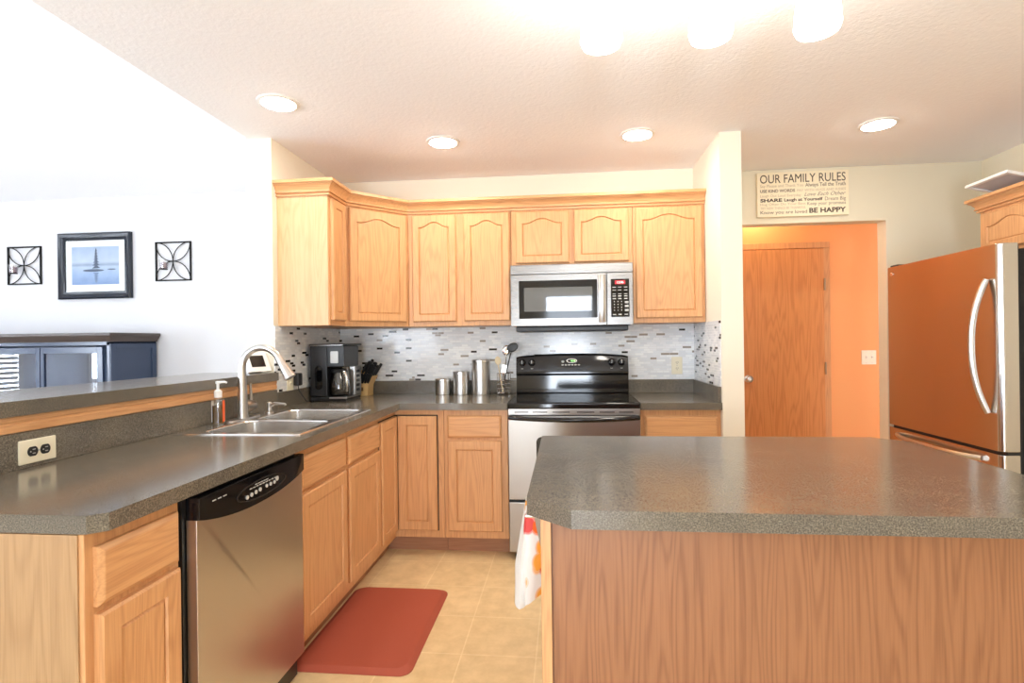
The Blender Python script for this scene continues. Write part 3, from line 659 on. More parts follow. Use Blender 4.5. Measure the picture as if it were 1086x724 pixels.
# backguard
bm = bmesh.new(); n = 20
prof = [(-0.075, 0.905), (-0.088, 0.93), (-0.086, 1.045), (-0.096, 1.060), (-0.096, 1.075), (-0.074, 1.15), (-0.064, 1.0), (-0.03, 1.0), (-0.03, 0.905)]
rings = []
for i in range(n+1):
    s = -1+2*i/n; x = s*0.380; zt = 1.172+0.016*(1-s*s)-(0.006 if abs(s) > 0.98 else 0)
    rings.append([(x, y, z) for y, z in [(-0.075, 0.905), (-0.090, 0.925), (-0.088, 1.040), (-0.100, 1.055), (-0.100, 1.072), (-0.082, zt-0.012), (-0.070, zt), (-0.035, zt), (-0.028, zt-0.02), (-0.028, 0.905)]])
loft(bm, rings); bg = obj('backguard', bm, M['black_gloss'], t, True)
def onpanel(z): return -0.100+0.018*(z-1.072)/0.09
for x in (-0.338, -0.272, 0.268, 0.334):
    z = 1.128; kb = bmesh.new(); lathe(kb, [(0.025, 0), (0.024, 0.006), (0.019, 0.010), (0.017, 0.026), (0.010, 0.030)], n=20)
    kb.transform(Matrix.Translation((x, onpanel(z)+0.001, z)) @ Matrix.Rotation(R(90-11), 4, 'X')); ko = obj('knob', kb, M['black_gloss'], bg, True)
    mk = B(x-0.002, x+0.002, onpanel(z)-0.0335, onpanel(z)-0.026, z-0.004, z+0.018); obj('pointer', mk, M['light_mark'], ko, True)
def disc(bm, x, z, rx, rz, th=0.003):
    loft(bm, [[(x+rx*math.cos(2*PI*i/28), onpanel(z+rz*math.sin(2*PI*i/28))-th*k, z+rz*math.sin(2*PI*i/28)) for i in range(28)] for k in (-0.5, 1)])
bm = bmesh.new(); disc(bm, 0.0, 1.128, 0.135, 0.036, 0.002); obj('control_oval', bm, M['black_glass'], bg, True)
bm = bmesh.new(); disc(bm, 0.0, 1.140, 0.036, 0.0145, 0.004); obj('display_bezel', bm, M['chrome'], bg, True)
bm = bmesh.new(); disc(bm, 0.0, 1.140, 0.030, 0.0105, 0.006); ds = obj('display', bm, M['black_glass'], bg, True)
def text_mesh(s, size, off=0.0, sx=1.0, shear=0.0, align='LEFT', sp=1.0, ext=0.0004):
    cu = bpy.data.curves.new('lettering', 'FONT'); cu.body = s; cu.size = size; cu.offset = off; cu.shear = shear; cu.align_x = align; cu.extrude = ext; cu.space_character = sp; cu.resolution_u = 3
    ob = bpy.data.objects.new('lettering', cu); C.objects.link(ob); bpy.context.view_layer.update()
    me = bpy.data.meshes.new_from_object(ob.evaluated_get(bpy.context.evaluated_depsgraph_get()))
    bm = bmesh.new(); bm.from_mesh(me); bpy.data.objects.remove(ob); bpy.data.curves.remove(cu); bpy.data.meshes.remove(me)
    if sx != 1.0: bm.transform(Matrix.Diagonal((sx, 1, 1, 1)))
    return bm
def merge(dst, src):
    me = bpy.data.meshes.new('tmp'); src.to_mesh(me); src.free(); dst.from_mesh(me); bpy.data.meshes.remove(me)
FACE = Matrix.Rotation(R(90), 4, 'X')
g = text_mesh('12:06', 0.014, align='CENTER'); g.transform(Matrix.Translation((0.008, onpanel(1.140)-0.0068, 1.135)) @ FACE); obj('digits', g, plain('green_digits', (0.1, 0.6, 0.1, 1), 0.5, emit=(0.35, 1.0, 0.25, 1), es=2.5), ds, True)
bm = bmesh.new()
for i in range(6): disc(bm, -0.062+0.022*i, 1.112, 0.0085, 0.0048, 0.004)
disc(bm, -0.060, 1.135, 0.010, 0.008, 0.004)
pieces('touch_pad', bm, M['light_mark'], bg, True)
bm = bmesh.new()
for x in (-0.338, -0.272, 0.268, 0.334): bx(bm, x-0.008, x+0.008, onpanel(1.088)-0.001, onpanel(1.088)+0.001, 1.087, 1.0895)
pieces('printed_mark', bm, M['light_mark'], bg, True)

# ------------------------------------------------------------------ microwave
t = thing('microwave', 'stainless over-the-range microwave with black window above the stove', 'microwave', (0, -0.2, 1.34))
bd = bmesh.new(); bx(bd, -0.376, 0.376, -0.370, -0.010, 1.372, 1.755, 0.002); obj('body', bd, M['black'], t, True)
obj('underside', B(-0.352, 0.352, -0.372, -0.04, 1.336, 1.372, 0.008), M['black'], t, True)
tg = obj('top_grille', B(-0.380, 0.380, -0.404, -0.368, 1.698, 1.756, 0.004), M['steel_x'], t, True)
dr = obj('door', B(-0.380, 0.218, -0.404, -0.368, 1.371, 1.696, 0.004), M['steel_x'], t, True)
fr = obj('control_frame', B(0.2195, 0.380, -0.404, -0.368, 1.371, 1.696, 0.004), M['steel_x'], t, True)
bm = bmesh.new(); prism(bm, rrect(-0.328, 0.160, 1.418, 1.656, 0.006), 'y', -0.4065, -0.403); wb = obj('window_frame', bm, M['black_gloss'], dr, True)
bm = bmesh.new(); prism(bm, rrect(-0.296, 0.130, 1.462, 1.612, 0.004), 'y', -0.4075, -0.406); obj('window', bm, M['grey_mesh'], wb, True)
bm = bmesh.new(); pts = [(-0.0, 0)]
hp = []
for i in range(17):
    s = -1+i/8; hp.append((0.188, -0.416-0.020*(1-s*s), 1.535+s*0.148))
rings = []
for p in hp: rings.append([(p[0]+0.022*math.cos(2*PI*k/14), p[1]+0.009*math.sin(2*PI*k/14), p[2]) for k in range(14)])
loft(bm, rings)
for z in (1.395, 1.675): bx(bm, 0.178, 0.198, -0.416, -0.403, z-0.008, z+0.008, 0.002)
obj('handle', bm, M['steel_z'], dr, True)
bm = bmesh.new(); prism(bm, rrect(0.244, 0.356, 1.420, 1.655, 0.006), 'y', -0.4065, -0.403); kp = obj('keypad', bm, M['black_gloss'], fr, True)
obj('display', B(0.268, 0.332, -0.4078, -0.4062, 1.622, 1.646), plain('red_display', lin(120, 20, 26), 0.2, emit=(0.8, 0.05, 0.06, 1), es=0.35), kp, True)
g = text_mesh('12:06', 0.020, align='CENTER'); g.transform(Matrix.Translation((0.300, -0.4082, 1.627)) @ FACE); obj('digits', g, plain('red_digits', (0.8, 0.4, 0.4, 1), 0.5, emit=(1, 0.65, 0.62, 1), es=1.0), kp, True)
bm = bmesh.new(); random.seed(3)
for z in (1.602, 1.584, 1.560, 1.546, 1.530):
    for x in (0.254, 0.288, 0.324): bx(bm, x, x+0.020, -0.4072, -0.4062, z, z+(0.004 if z > 1.55 else 0.006))
for z in (1.512, 1.494, 1.476, 1.458):
    for x in (0.262, 0.284, 0.306): bx(bm, x, x+0.005, -0.4072, -0.4062, z, z+0.006)
for z in (1.504, 1.480, 1.455): bx(bm, 0.328, 0.350, -0.4072, -0.4062, z, z+0.013)
for x in (0.254, 0.288, 0.326): bx(bm, x, x+0.020, -0.4072, -0.4062, 1.432, 1.438)
pieces('key_mark', bm, M['light_mark'], kp, True)
obj('vent_slot', B(-0.12, -0.04, -0.400, -0.385, 1.7555, 1.7572), M['dark_gap'], tg, True)

# ------------------------------------------------------------------ refrigerator (faces -X)
FXF = 1.950
t = thing('refrigerator', 'stainless bottom-freezer refrigerator with black sides at the right', 'refrigerator', (2.35, -0.66, 0))
fy0, fy1 = -1.108, -0.222
obj('case', B(FXF+0.085, 2.72, fy0+0.004, fy1-0.004, 0.03, 1.672, 0.006), M['black_side'], t, True)
def fdoor(z0, z1):
    bm = bmesh.new()
    ol = [(FXF+0.078, fy1), (FXF+0.022, fy1)]
    for i in range(1, 7):
        a = R(90*i/6); ol.append((FXF+0.022*(1-math.sin(a)), fy1-0.022*(1-math.cos(a))))
    for i in range(7):
        a = R(90*i/6); ol.append((FXF+0.026*(1-math.cos(a)), fy0+0.026*(1-math.sin(a))))
    ol.append((FXF+0.078, fy0))
    prism(bm, ol, 'z', z0, z1, 0.003); return bm
ud = obj('fridge_door', fdoor(0.738, 1.700), M['steel_fridge'], t, True)
fd = obj('freezer_drawer', fdoor(0.075, 0.722), M['steel_fridge'], t, True)
obj('gasket', B(FXF+0.030, FXF+0.086, fy0+0.006, fy1-0.006, 0.08, 1.69), M['black'], t, True)
bm = bmesh.new(); pts = []
for i in range(21):
    s = -1+i/10; pts.append((FXF-0.012-0.050*(1-abs(s)**2.4), -1.045+0.028*(1-s*s), 1.225+s*0.315))
tube(bm, pts, [0.012]+[0.014]*19+[0.012], 12)
obj('handle', bm, M['nickel'], ud, True)
bm = bmesh.new(); pts = []
for i in range(21):
    s = -1+i/10; pts.append((FXF-0.008-0.045*(1-abs(s)**4), -0.665+s*0.335, 0.688-0.006*(1-s*s)))
tube(bm, pts, 0.013, 12); obj('handle', bm, M['nickel'], fd, True)
bm = bmesh.new(); ell(bm, (FXF-0.001, -0.275, 1.655), 0.004, 0.022, 0.011); obj('badge', bm, M['chrome'], ud, True)
bm = B(FXF+0.02, FXF+0.14, fy1-0.075, fy1-0.005, 1.695, 1.715, 0.006); obj('hinge_cover', bm, M['black'], t, True)
bm = bmesh.new()
for x in (FXF+0.14, 2.62):
    for y in (fy0+0.08, fy1-0.08): lathe(bm, [(0.025, 0), (0.025, 0.014), (0.014, 0.018), (0.014, 0.04)], x, y, 12)
pieces('foot', bm, M['black'], t, True)
bm = bmesh.new()
for i in range(2): cyl(bm, (FXF+0.098, fy0+0.0045, 0.722+0.018*i), (FXF+0.098, fy0-0.001, 0.722+0.018*i), 0.004, 10)
pieces('hinge_screw', bm, M['chrome'], t, True)
# cabinet over it
FCX = 2.42
t = wall_cab('oak wall cabinet over the refrigerator with two arched doors', (XW-0.001, -0.330, 0), R(-90), 0.914, [(0.028, 0.440, 1.765, 1.985), (0.474, 0.886, 1.765, 1.985)], z0=1.745, z1=2.012, dep=XW-FCX, arch=0.034, fr=0.046)
o = obj('crown_molding', sweep([(XW-0.002, -0.328), (FCX, -0.328), (FCX, -1.246), (XW-0.002, -1.246)], crown(2.002)), M['oak_y'])
tag(o, 'short oak crown molding on the cabinet over the refrigerator', 'molding')
t = thing('wall_frame', 'flat white-edged frame lying on the cabinet above the refrigerator', 'frame', (2.5, -0.5, 2.088))
bm = bmesh.new()
x0, x1, y0, y1 = -0.150, 0.20, -0.115, 0.20
for a in ((x0, x0+0.022, y0, y1), (x1-0.022, x1, y0, y1), (x0+0.022, x1-0.022, y0, y0+0.022), (x0+0.022, x1-0.022, y1-0.022, y1)): bx(bm, *a, 0.0, 0.018, 0.003)
tilt = Matrix.Rotation(R(13), 4, 'Y')
tl = Matrix.Translation((0, 0, 0.034)) @ Matrix.Rotation(R(14), 4, 'Y'); bm.transform(tl); obj('frame_edge', bm, M['white'], t)
bm = B(x0+0.02, x1-0.02, y0+0.02, y1-0.02, 0.007, 0.011); bm.transform(tl); obj('backing', bm, plain('grey_backing', lin(206, 210, 216), 0.5), t)

# ------------------------------------------------------------------ floor mat
bm = bmesh.new()
def mo(i): return rrect(-1.135+i, -0.648-i, -1.792+i, -1.072-i, 0.05)
loft(bm, [[(p[0], p[1], z) for p in mo(i)] for i, z in ((0, 0.0005), (0, 0.004), (0.022, 0.017), (0.026, 0.018))])
o = obj('kitchen_mat', bm, M['mat_red']); tag(o, 'brick-red rectangular cushioned mat on the floor before the sink', 'mat')

# ------------------------------------------------------------------ outlets and switch
def outlet(name, label, loc, rz, horizontal=False, dark=False, switch=False, w=0.072, h=0.118, cat='outlet'):
    t = thing(name, label, cat, loc, rz, None)
    sc = Matrix.Rotation(R(90), 4, 'Y') if horizontal else Matrix.Identity(4)
    def fin(bm): bm.transform(sc); return bm
    bm = bmesh.new(); r = rrect(-w/2, w/2, -h/2, h/2, 0.004); r2 = rrect(-w/2+0.004, w/2-0.004, -h/2+0.004, h/2-0.004, 0.003)
    loft(bm, [[(p[0], 0, p[1]) for p in r], [(p[0], -0.003, p[1]) for p in r], [(p[0], -0.006, p[1]) for p in r2]])
    obj('cover_plate', fin(bm), M['cream'], t)
    if switch:
        for x in (-0.023, 0.023):
            b = B(x-0.006, x+0.006, -0.0075, -0.005, -0.014, 0.014, 0.001); sx = obj('switch_slot', fin(b), M['cream'], t)
            b = bmesh.new(); loft(b, [[(x-0.004, -0.006, -0.008), (x+0.004, -0.006, -0.008), (x+0.004, -0.006, 0.008), (x-0.004, -0.006, 0.008)], [(x-0.003, -0.018, 0.004), (x+0.003, -0.018, 0.004), (x+0.003, -0.018, 0.010), (x-0.003, -0.018, 0.010)]])
            obj('toggle', fin(b), M['white'], t)
    else:
        for z in (-0.020, 0.020):
            b = bmesh.new(); prism(b, [(0.0165*max(-0.86, min(0.86, math.cos(2*PI*i/24))), z+0.0165*math.sin(2*PI*i/24)*0.95) for i in range(24)], 'y', -0.0085, -0.005)
            rc = obj('receptacle', fin(b), M['black'] if dark else M['cream'], t)
            b = bmesh.new()
            for x in (-0.006, 0.006): bx(b, x-0.0012, x+0.0012, -0.0092, -0.0082, z-0.002, z+0.007)
            cyl(b, (0, -0.0082, z-0.008), (0, -0.0092, z-0.008), 0.0022, 8)
            pieces('slot', fin(b), M['light_mark'] if dark else M['dark_gap'], rc)
    b = bmesh.new()
    for z in ((-0.046, 0.046) if switch else (0.0,)):
        for x in ((-0.023, 0.023) if switch else (0,)): cyl(b, (x, -0.0055, z), (x, -0.0072, z), 0.003, 10)
    pieces('screw', fin(b), M['light_mark'], t)
    return t
outlet('power_outlet', 'cream outlet with black sockets lying sideways on the bar backsplash', (XL+0.0202, -2.296, 0.962), LR, True, True)
outlet('power_outlet', 'cream vertical outlet on the mosaic tiles right of the stove', (0.715, -0.0082, 1.098), 0)
ol = outlet('power_outlet', 'cream outlet on the left mosaic tiles with black plug in it', (XL+0.0082, -0.735, 1.060), LR)
outlet('light_switch', 'cream double light switch on the orange hall wall', (2.480, 0.9995, 1.105), 0, switch=True, w=0.115, h=0.118, cat='switch')

# plug and cord of the photo frame
t = thing('power_adapter', 'black plug-in adapter with cord on the left mosaic tiles', 'adapter', (XL+0.018, -0.69, 1.07))
bm = bmesh.new(); bx(bm, 0.0, 0.036, -0.026, 0.026, -0.042, 0.034, 0.009, 3); obj('adapter_body', bm, M['black'], t)
bm = bmesh.new(); tube(bm, [(0.018, 0.0, -0.040), (0.020, 0.004, -0.07), (0.035, 0.02, -0.105), (0.050, 0.04, -0.140), (0.06, 0.07, -0.1515), (0.06, 0.10, -0.1515), (0.055, 0.13, -0.1515)], 0.003, 8); obj('cord', bm, M['black'], t)

# digital photo frame on the ledge
t = thing('digital_photo_frame', 'white tabletop digital frame with dark screen on the bar ledge', 'digital frame', (-1.715, -0.975, 1.1205), R(68))
tl = Matrix.Rotation(R(-25), 4, 'X')
bm = B(-0.070, 0.070, -0.010, 0.006, 0.0, 0.112, 0.004); bm.transform(Matrix.Translation((0, 0, 0.0045)) @ tl); fr = obj('casing', bm, M['white'], t)
bm = B(-0.047, 0.040, -0.0112, -0.009, 0.028, 0.096); bm.transform(Matrix.Translation((0, 0, 0.0045)) @ tl); obj('screen', bm, plain('dark_screen', (0.02, 0.018, 0.017, 1), 0.15), t)
bm = bmesh.new(); prism(bm, [(0.008, 0.03), (0.03, 0.075), (0.062, 0.0), (0.045, 0.0)], 'x', -0.04, 0.045, 0.002); obj('stand', bm, M['white'], t)

# ------------------------------------------------------------------ coffee maker (faces +X)
t = thing('coffee_maker', 'black drip coffee maker with glass carafe in the counter corner', 'coffee maker', (-1.53, -0.395, 0.9145))
x0, x1, y0, y1 = -0.115, 0.120, -0.140, 0.105
obj('base', B(x0, x1, y0, y1, 0.0, 0.030, 0.006), M['black'], t)
bm = B(x1-0.11, x1+0.003, y0-0.0015, y1+0.001, 0.018, 0.027, 0.001); obj('base_trim', bm, M['steel_y'], t)
tw = obj('water_tower', B(x0, x0+0.112, y0, y1, 0.030, 0.350, 0.006), M['black'], t)
bm = bmesh.new(); prism(bm, rrect(x0+0.035, x0+0.080, 0.075, 0.225, 0.022), 'y', y0-0.003, y0+0.002); obj('water_gauge', bm, M['black_glass'], tw)
hd = obj('brew_head', B(x0+0.108, x1-0.012, y0+0.004, y1, 0.215, 0.350, 0.008), M['black'], t)
bm = bmesh.new(); prism(bm, rrect(x0+0.135, x0+0.185, 0.240, 0.315, 0.006), 'y', y0+0.000, y0+0.006); obj('filter_door', bm, plain('dull_steel', (0.36, 0.34, 0.31, 1), 0.42, 1.0), hd)
obj('lid', B(x0-0.002, x1+0.010, y0-0.003, y1+0.002, 0.350, 0.362, 0.005), M['black'], t)
obj('lid_trim', B(x0, x1-0.015, y0-0.005, y0+0.01, 0.349, 0.357, 0.002), M['steel_x'], t)
cc = (0.045, -0.065)
bm = bmesh.new(); lathe(bm, [(0.054, 0.032), (0.064, 0.045), (0.066, 0.085), (0.060, 0.130), (0.048, 0.165), (0.046, 0.180)], *cc, n=28); ca = obj('carafe', bm, glass_pane('dark_carafe_glass', (0.12, 0.09, 0.07, 1), 0.10), t)
bm = bmesh.new(); lathe(bm, [(0.050, 0.178), (0.052, 0.186), (0.046, 0.200), (0.02, 0.205)], *cc, n=24); obj('carafe_lid', bm, M['black'], ca)
bm = bmesh.new(); tube(bm, [(cc[0]+0.03, cc[1]-0.035, 0.185), (cc[0]+0.055, cc[1]-0.052, 0.182), (cc[0]+0.074, cc[1]-0.066, 0.150), (cc[0]+0.080, cc[1]-0.07, 0.100), (cc[0]+0.074, cc[1]-0.064, 0.062)], [0.009, 0.010, 0.009, 0.008, 0.007], 10); obj('carafe_handle', bm, M['chrome'], ca)
cl = obj('control_column', B(x1-0.03, x1+0.004, -0.010, y1, 0.030, 0.216, 0.004), M['steel_z'], t)
bm = bmesh.new()
for i in range(5): bx(bm, x1+0.003, x1+0.008, 0.020, 0.070, 0.052+0.030*i, 0.070+0.030*i, 0.002)
pieces('button', bm, M['black'], cl)

# ------------------------------------------------------------------ knife block
t = thing('knife_block', 'pale wood knife block full of black-handled knives', 'knife block', (-1.437, -0.150, 0.9145), R(0))
bm = bmesh.new(); prism(bm, [(-0.052, 0.0), (0.040, 0.0), (0.040, 0.075), (0.075, 0.135), (-0.010, 0.178), (-0.052, 0.100)], 'y', -0.048, 0.060, 0.003); bl = obj('block', bm, plain('pale_beech', lin(222, 184, 124), 0.5), t)
obj('emblem', B(-0.016, 0.008, -0.0495, -0.047, 0.035, 0.060), plain('burnt_mark', lin(120, 88, 52), 0.6), bl)
dv = Vector((0.50, -0.10, 0.86)).normalized()
for r in range(4):
    for cI in range(3):
        u = (r+0.5)/4; x = -0.004+0.074*u; z = 0.174-0.036*u; y = -0.038+0.040*cI
        ln = 0.078+0.012*((r*2+cI) % 3); p = Vector((x, y-0.012, z-0.01)); d2 = (dv+Vector((0.10*(u-0.6), 0.05*(cI-1), 0))).normalized(); bm = bmesh.new()
        tube(bm, [p, p+d2*0.02, p+d2*ln*0.6, p+d2*ln*0.95, p+d2*ln], [0.008, 0.0095, 0.0095, 0.011, 0.007], 8)
        k = obj('kitchen_knife', bm, M['black']); k.matrix_world = ROOT[t.name].copy(); tag(k, 'black-handled knife standing in the pale wood block', 'knife', 'knives in the wood block')
for cI in range(5):                                   # steak knives along the lower front
    p = Vector((-0.040+0.020*cI, -0.046, 0.090)); d2 = Vector((0.42, -0.30, 0.85)).normalized(); bm = bmesh.new(); ln = 0.075
    tube(bm, [p, p+d2*0.02, p+d2*ln*0.9, p+d2*ln], [0.008, 0.0095, 0.0105, 0.007], 8)
    k = obj('kitchen_knife', bm, M['black']); k.matrix_world = ROOT[t.name].copy(); tag(k, 'black-handled knife standing in the pale wood block', 'knife', 'knives in the wood block')

# ------------------------------------------------------------------ canisters
for x, y, r, h, lab in ((-0.893, -0.098, 0.0535, 0.112, 'shortest of the three stainless canisters, farthest from the stove'), (-0.765, -0.098, 0.0565, 0.160, 'middle-sized stainless canister between the short and tall ones'), (-0.626, -0.094, 0.0630, 0.240, 'tallest of the three stainless canisters, nearest the utensil holder')):
    t = thing('canister', lab, 'canister', (x, y, 0.9143), 0, 'stainless canisters left of the stove')
    bm = bmesh.new(); lathe(bm, [(r-0.002, 0), (r, 0.003), (r, h-0.024), (r-0.002, h-0.022)], n=36); obj('body', bm, M['steel_z'], t)
    bm = bmesh.new(); lathe(bm, [(r-0.001, h-0.0215), (r+0.001, h-0.020), (r+0.001, h-0.003), (r-0.002, h)], n=36); obj('lid', bm, M['steel_z'], t)

# ------------------------------------------------------------------ utensil holder and utensils
ux, uy = -0.468, -0.085
t = thing('utensil_holder', 'round chrome wire utensil holder beside the stove', 'holder', (ux, uy, 0.9143))
bm = bmesh.new(); n = 24
for z in (0.012, 0.04, 0.068, 0.096, 0.145): tube(bm, [(0.046*math.cos(2*PI*i/n), 0.046*math.sin(2*PI*i/n), z) for i in range(n+1)], 0.0026, 6)
obj('wire_hoop', bm, M['chrome'], t)
bm = bmesh.new()
for i in range(8):
    a = 2*PI*i/8+0.2; tube(bm, [(0.046*math.cos(a), 0.046*math.sin(a), 0.008), (0.046*math.cos(a), 0.046*math.sin(a), 0.145)], 0.002, 6)
obj('upright', bm, M['chrome'], t)
bm = bmesh.new(); lathe(bm, [(0.044, 0.010), (0.045, 0.014)], n=24)
obj('bottom_plate', bm, M['chrome'], t)
bm = bmesh.new()
for i in range(3):
    a = 2*PI*i/3-0.5; ell(bm, (0.043*math.cos(a), 0.043*math.sin(a), 0.007), 0.007, 0.007, 0.007, 10)
pieces('foot', bm, M['chrome'], t)
GT = 'cooking utensils in the wire holder'
def utensil(name, label, foot, top, mat, head, hr):
    p = Vector(foot); q = Vector(top); o0 = thing(name, label, 'utensil', (ux, uy, 0.9143), 0, GT)
    bm = bmesh.new(); tube(bm, [p, p.lerp(q, 0.4), p.lerp(q, 0.8), q], [0.005, 0.0045, 0.004, 0.004], 8); obj('handle', bm, mat, o0)
    obj('head', head(q), hr, o0)
    return o0
def spoon(rx, ry, rz, rot=0):
    def f(q):
        b = bmesh.new(); ell(b, (0, 0, 0), rx, ry, rz, 16)
        for v in b.verts:
            if v.co.y < 0: v.co.y *= 0.35
        b.transform(Matrix.Translation(q+Vector((0.3*math.sin(R(rot))*rz, 0, rz*0.85))) @ Matrix.Rotation(R(rot), 4, 'Y')); return b
    return f
wood = plain('spoon_wood', lin(214, 196, 160), 0.55)
utensil('slotted_spoon', 'black plastic cooking spoon leaning right, tallest in the wire holder', (-0.016, -0.006, 0.018), (0.052, -0.006, 0.285), M['black'], spoon(0.030, 0.012, 0.042, 62), M['black'])
utensil('ladle', 'shiny steel ladle standing behind the black spoon', (0.002, 0.020, 0.018), (0.016, 0.024, 0.270), M['chrome'], spoon(0.028, 0.02, 0.036, 8), M['chrome'])
utensil('wooden_spoon', 'pale wooden spoon leaning left in the wire holder', (-0.004, -0.020, 0.018), (-0.036, -0.016, 0.205), wood, spoon(0.021, 0.009, 0.030, -8), wood)
def spat(q):
    b = bmesh.new(); bx(b, -0.018, 0.018, -0.002, 0.002, 0.0, 0.065, 0.0015); b.transform(Matrix.Translation(q) @ Matrix.Rotation(R(8), 4, 'Y')); return b
utensil('spatula', 'short steel turner near the front of the wire holder', (-0.014, -0.018, 0.018), (0.000, -0.020, 0.14), M['chrome'], spat, M['nickel'])
# ------------------------------------------------------------------ family rules sign
t = thing('wall_sign', 'cream wall sign lettered OUR FAMILY RULES above the hall opening', 'sign', (1.592, 0.119, 2.112))
sw, sh = 0.600, 0.305
obj('board', B(-sw/2, sw/2, -0.026, 0.0, 0.0, sh, 0.002), plain('sign_cream', lin(238, 226, 198), 0.6), t)
dk, md_, lt = (plain('sign_dark', lin(66, 54, 48), 0.7), 'dark brown lettering'), (plain('sign_mid', lin(132, 118, 104), 0.7), 'grey-brown lettering'), (plain('sign_light', lin(186, 172, 148), 0.7), 'pale tan lettering')
def line(dst, s, x0, x1, z, size, off=0.0, shear=0.0):
    b = text_mesh(s, size, off, 1.0, shear)
    xs = [v.co.x for v in b.verts]; a, c = min(xs), max(xs); k = (x1-x0)/(c-a)
    b.transform(Matrix.Translation((x0, -0.0263, z)) @ FACE @ Matrix.Diagonal((k, 1, 1, 1)) @ Matrix.Translation((-a, 0, 0))); o = obj('lettering', b, dst[0], t, smooth=False, norm=False); o['label'] = dst[1]
L0, L1 = -0.280, 0.280
line(dk, 'OUR FAMILY RULES', L0, L1, 0.232, 0.084, 0.0)
line(lt, 'Say Please and Thank You', L0, 0.005, 0.203, 0.028); line(md_, 'Always Tell the Truth', 0.018, L1, 0.200, 0.036, 0.0005)
line(md_, 'USE KIND WORDS', L0, -0.050, 0.168, 0.028, 0.0009); line(lt, 'PAY WITH HUGS AND KISSES', -0.036, L1, 0.168, 0.024)
line(lt, 'Laugh Out Loud Everyday', L0, -0.010, 0.136, 0.026); line(md_, 'Love Each Other', 0.010, L1, 0.136, 0.036, 0.0, 0.45)
line(dk, 'SHARE', L0, -0.135, 0.103, 0.031, 0.0011); line(dk, 'Laugh at Yourself', -0.122, 0.130, 0.104, 0.029, 0.0008); line(md_, 'Dream Big', 0.145, L1, 0.101, 0.036)
line(lt, 'Hug Often Do Your Best', L0, 0.020, 0.078, 0.024); line(md_, 'Keep your promises', 0.030, L1, 0.073, 0.032)
line(lt, 'TRY NEW THINGS BE THANKFUL', L0, 0.020, 0.051, 0.024)
line(md_, 'Know you are loved', L0, 0.028, 0.020, 0.032, 0.0003); line(dk, 'BE HAPPY', 0.042, L1, 0.020, 0.046, 0.0014)

# ------------------------------------------------------------------ living-room wall
t = thing('framed_picture', 'large black-framed picture of a misty lake on the living-room wall', 'picture', (-3.690, 0.098, 1.652))
pw, ph = 0.308, 0.514
def picframe(w, h, prof):
    # prof: list of (inset, y)
    return loft(bmesh.new(), [[(-w+i, y, i), (w-i, y, i), (w-i, y, h-i), (-w+i, y, h-i)] for i, y in prof], True, False)
obj('frame', picframe(pw, ph, [(0, 0.0), (0, -0.026), (0.010, -0.032), (0.028, -0.026), (0.040, -0.016), (0.046, -0.018), (0.054, -0.018), (0.058, -0.010)]), plain('dark_blue_black_frame', lin(26, 32, 44), 0.25), t)
mw, mh = pw-0.056, ph-0.112
obj('mat_board', B(-mw, mw, -0.010, -0.004, 0.056, ph-0.056), plain('white_mat', lin(244, 246, 248), 0.7), t)
def lake():
    m, nt, b = nodes('lake_print'); L = nt.links.new
    tc = N(nt, 'ShaderNodeTexCoord'); sp = N(nt, 'ShaderNodeSeparateXYZ'); L(tc.outputs['Object'], sp.inputs[0])
    mr = N(nt, 'ShaderNodeMapRange'); mr.inputs['From Min'].default_value = 0.112; mr.inputs['From Max'].default_value = 0.408; L(sp.outputs['Z'], mr.inputs['Value'])
    r = ramp(nt, [(0.0, lin(120, 150, 196)), (0.28, lin(150, 176, 212)), (0.46, lin(176, 196, 220)), (0.52, lin(140, 158, 186)), (0.60, lin(184, 200, 222)), (1.0, lin(160, 182, 210))]); L(mr.outputs[0], r.inputs[0])
    n = N(nt, 'ShaderNodeTexNoise'); n.inputs['Scale'].default_value = 14; L(tc.outputs['Object'], n.inputs['Vector'])
    mx = N(nt, 'ShaderNodeMix', data_type='RGBA', blend_type='SOFT_LIGHT'); mx.inputs['Factor'].default_value = 0.4; L(r.outputs[0], mx.inputs[6]); L(n.outputs['Fac'], mx.inputs[7])
    L(mx.outputs[2], b.inputs['Base Color']); b.inputs['Roughness'].default_value = 0.6; return m
pr = obj('print', B(-0.200, 0.200, -0.0115, -0.0095, 0.112, 0.408), lake(), t)
bm = bmesh.new(); prism(bm, [(0.09*math.cos(2*PI*i/20)-0.015, 0.222+0.010*math.sin(2*PI*i/20)) for i in range(20)], 'y', -0.0125, -0.0112); prism(bm, [(0.035*math.cos(2*PI*i/14)+0.14, 0.228+0.005*math.sin(2*PI*i/14)) for i in range(14)], 'y', -0.0125, -0.0112)
for k in range(7):
    z = 0.236+k*0.022; w = 0.036-k*0.0044; prism(bm, [(-w+0.008, z), (w+0.008, z+0.004), (0.008, z+0.030)], 'y', -0.0124, -0.0112)
obj('island', bm, plain('print_slate', lin(74, 90, 116), 0.6), pr)
bm = bmesh.new()
for k in range(4):
    z = 0.206-k*0.020; w = 0.026-k*0.004; prism(bm, [(-w+0.008, z), (0.008, z-0.026), (w+0.008, z-0.003)], 'y', -0.0120, -0.0112)
obj('tree_reflection', bm, plain('print_reflection', lin(112, 136, 172), 0.6), pr)
obj('glazing', B(-mw, mw, -0.0150, -0.0140, 0.056, ph-0.056), glass_pane('picture_glass', (1, 1, 1, 1), 0.0), t)

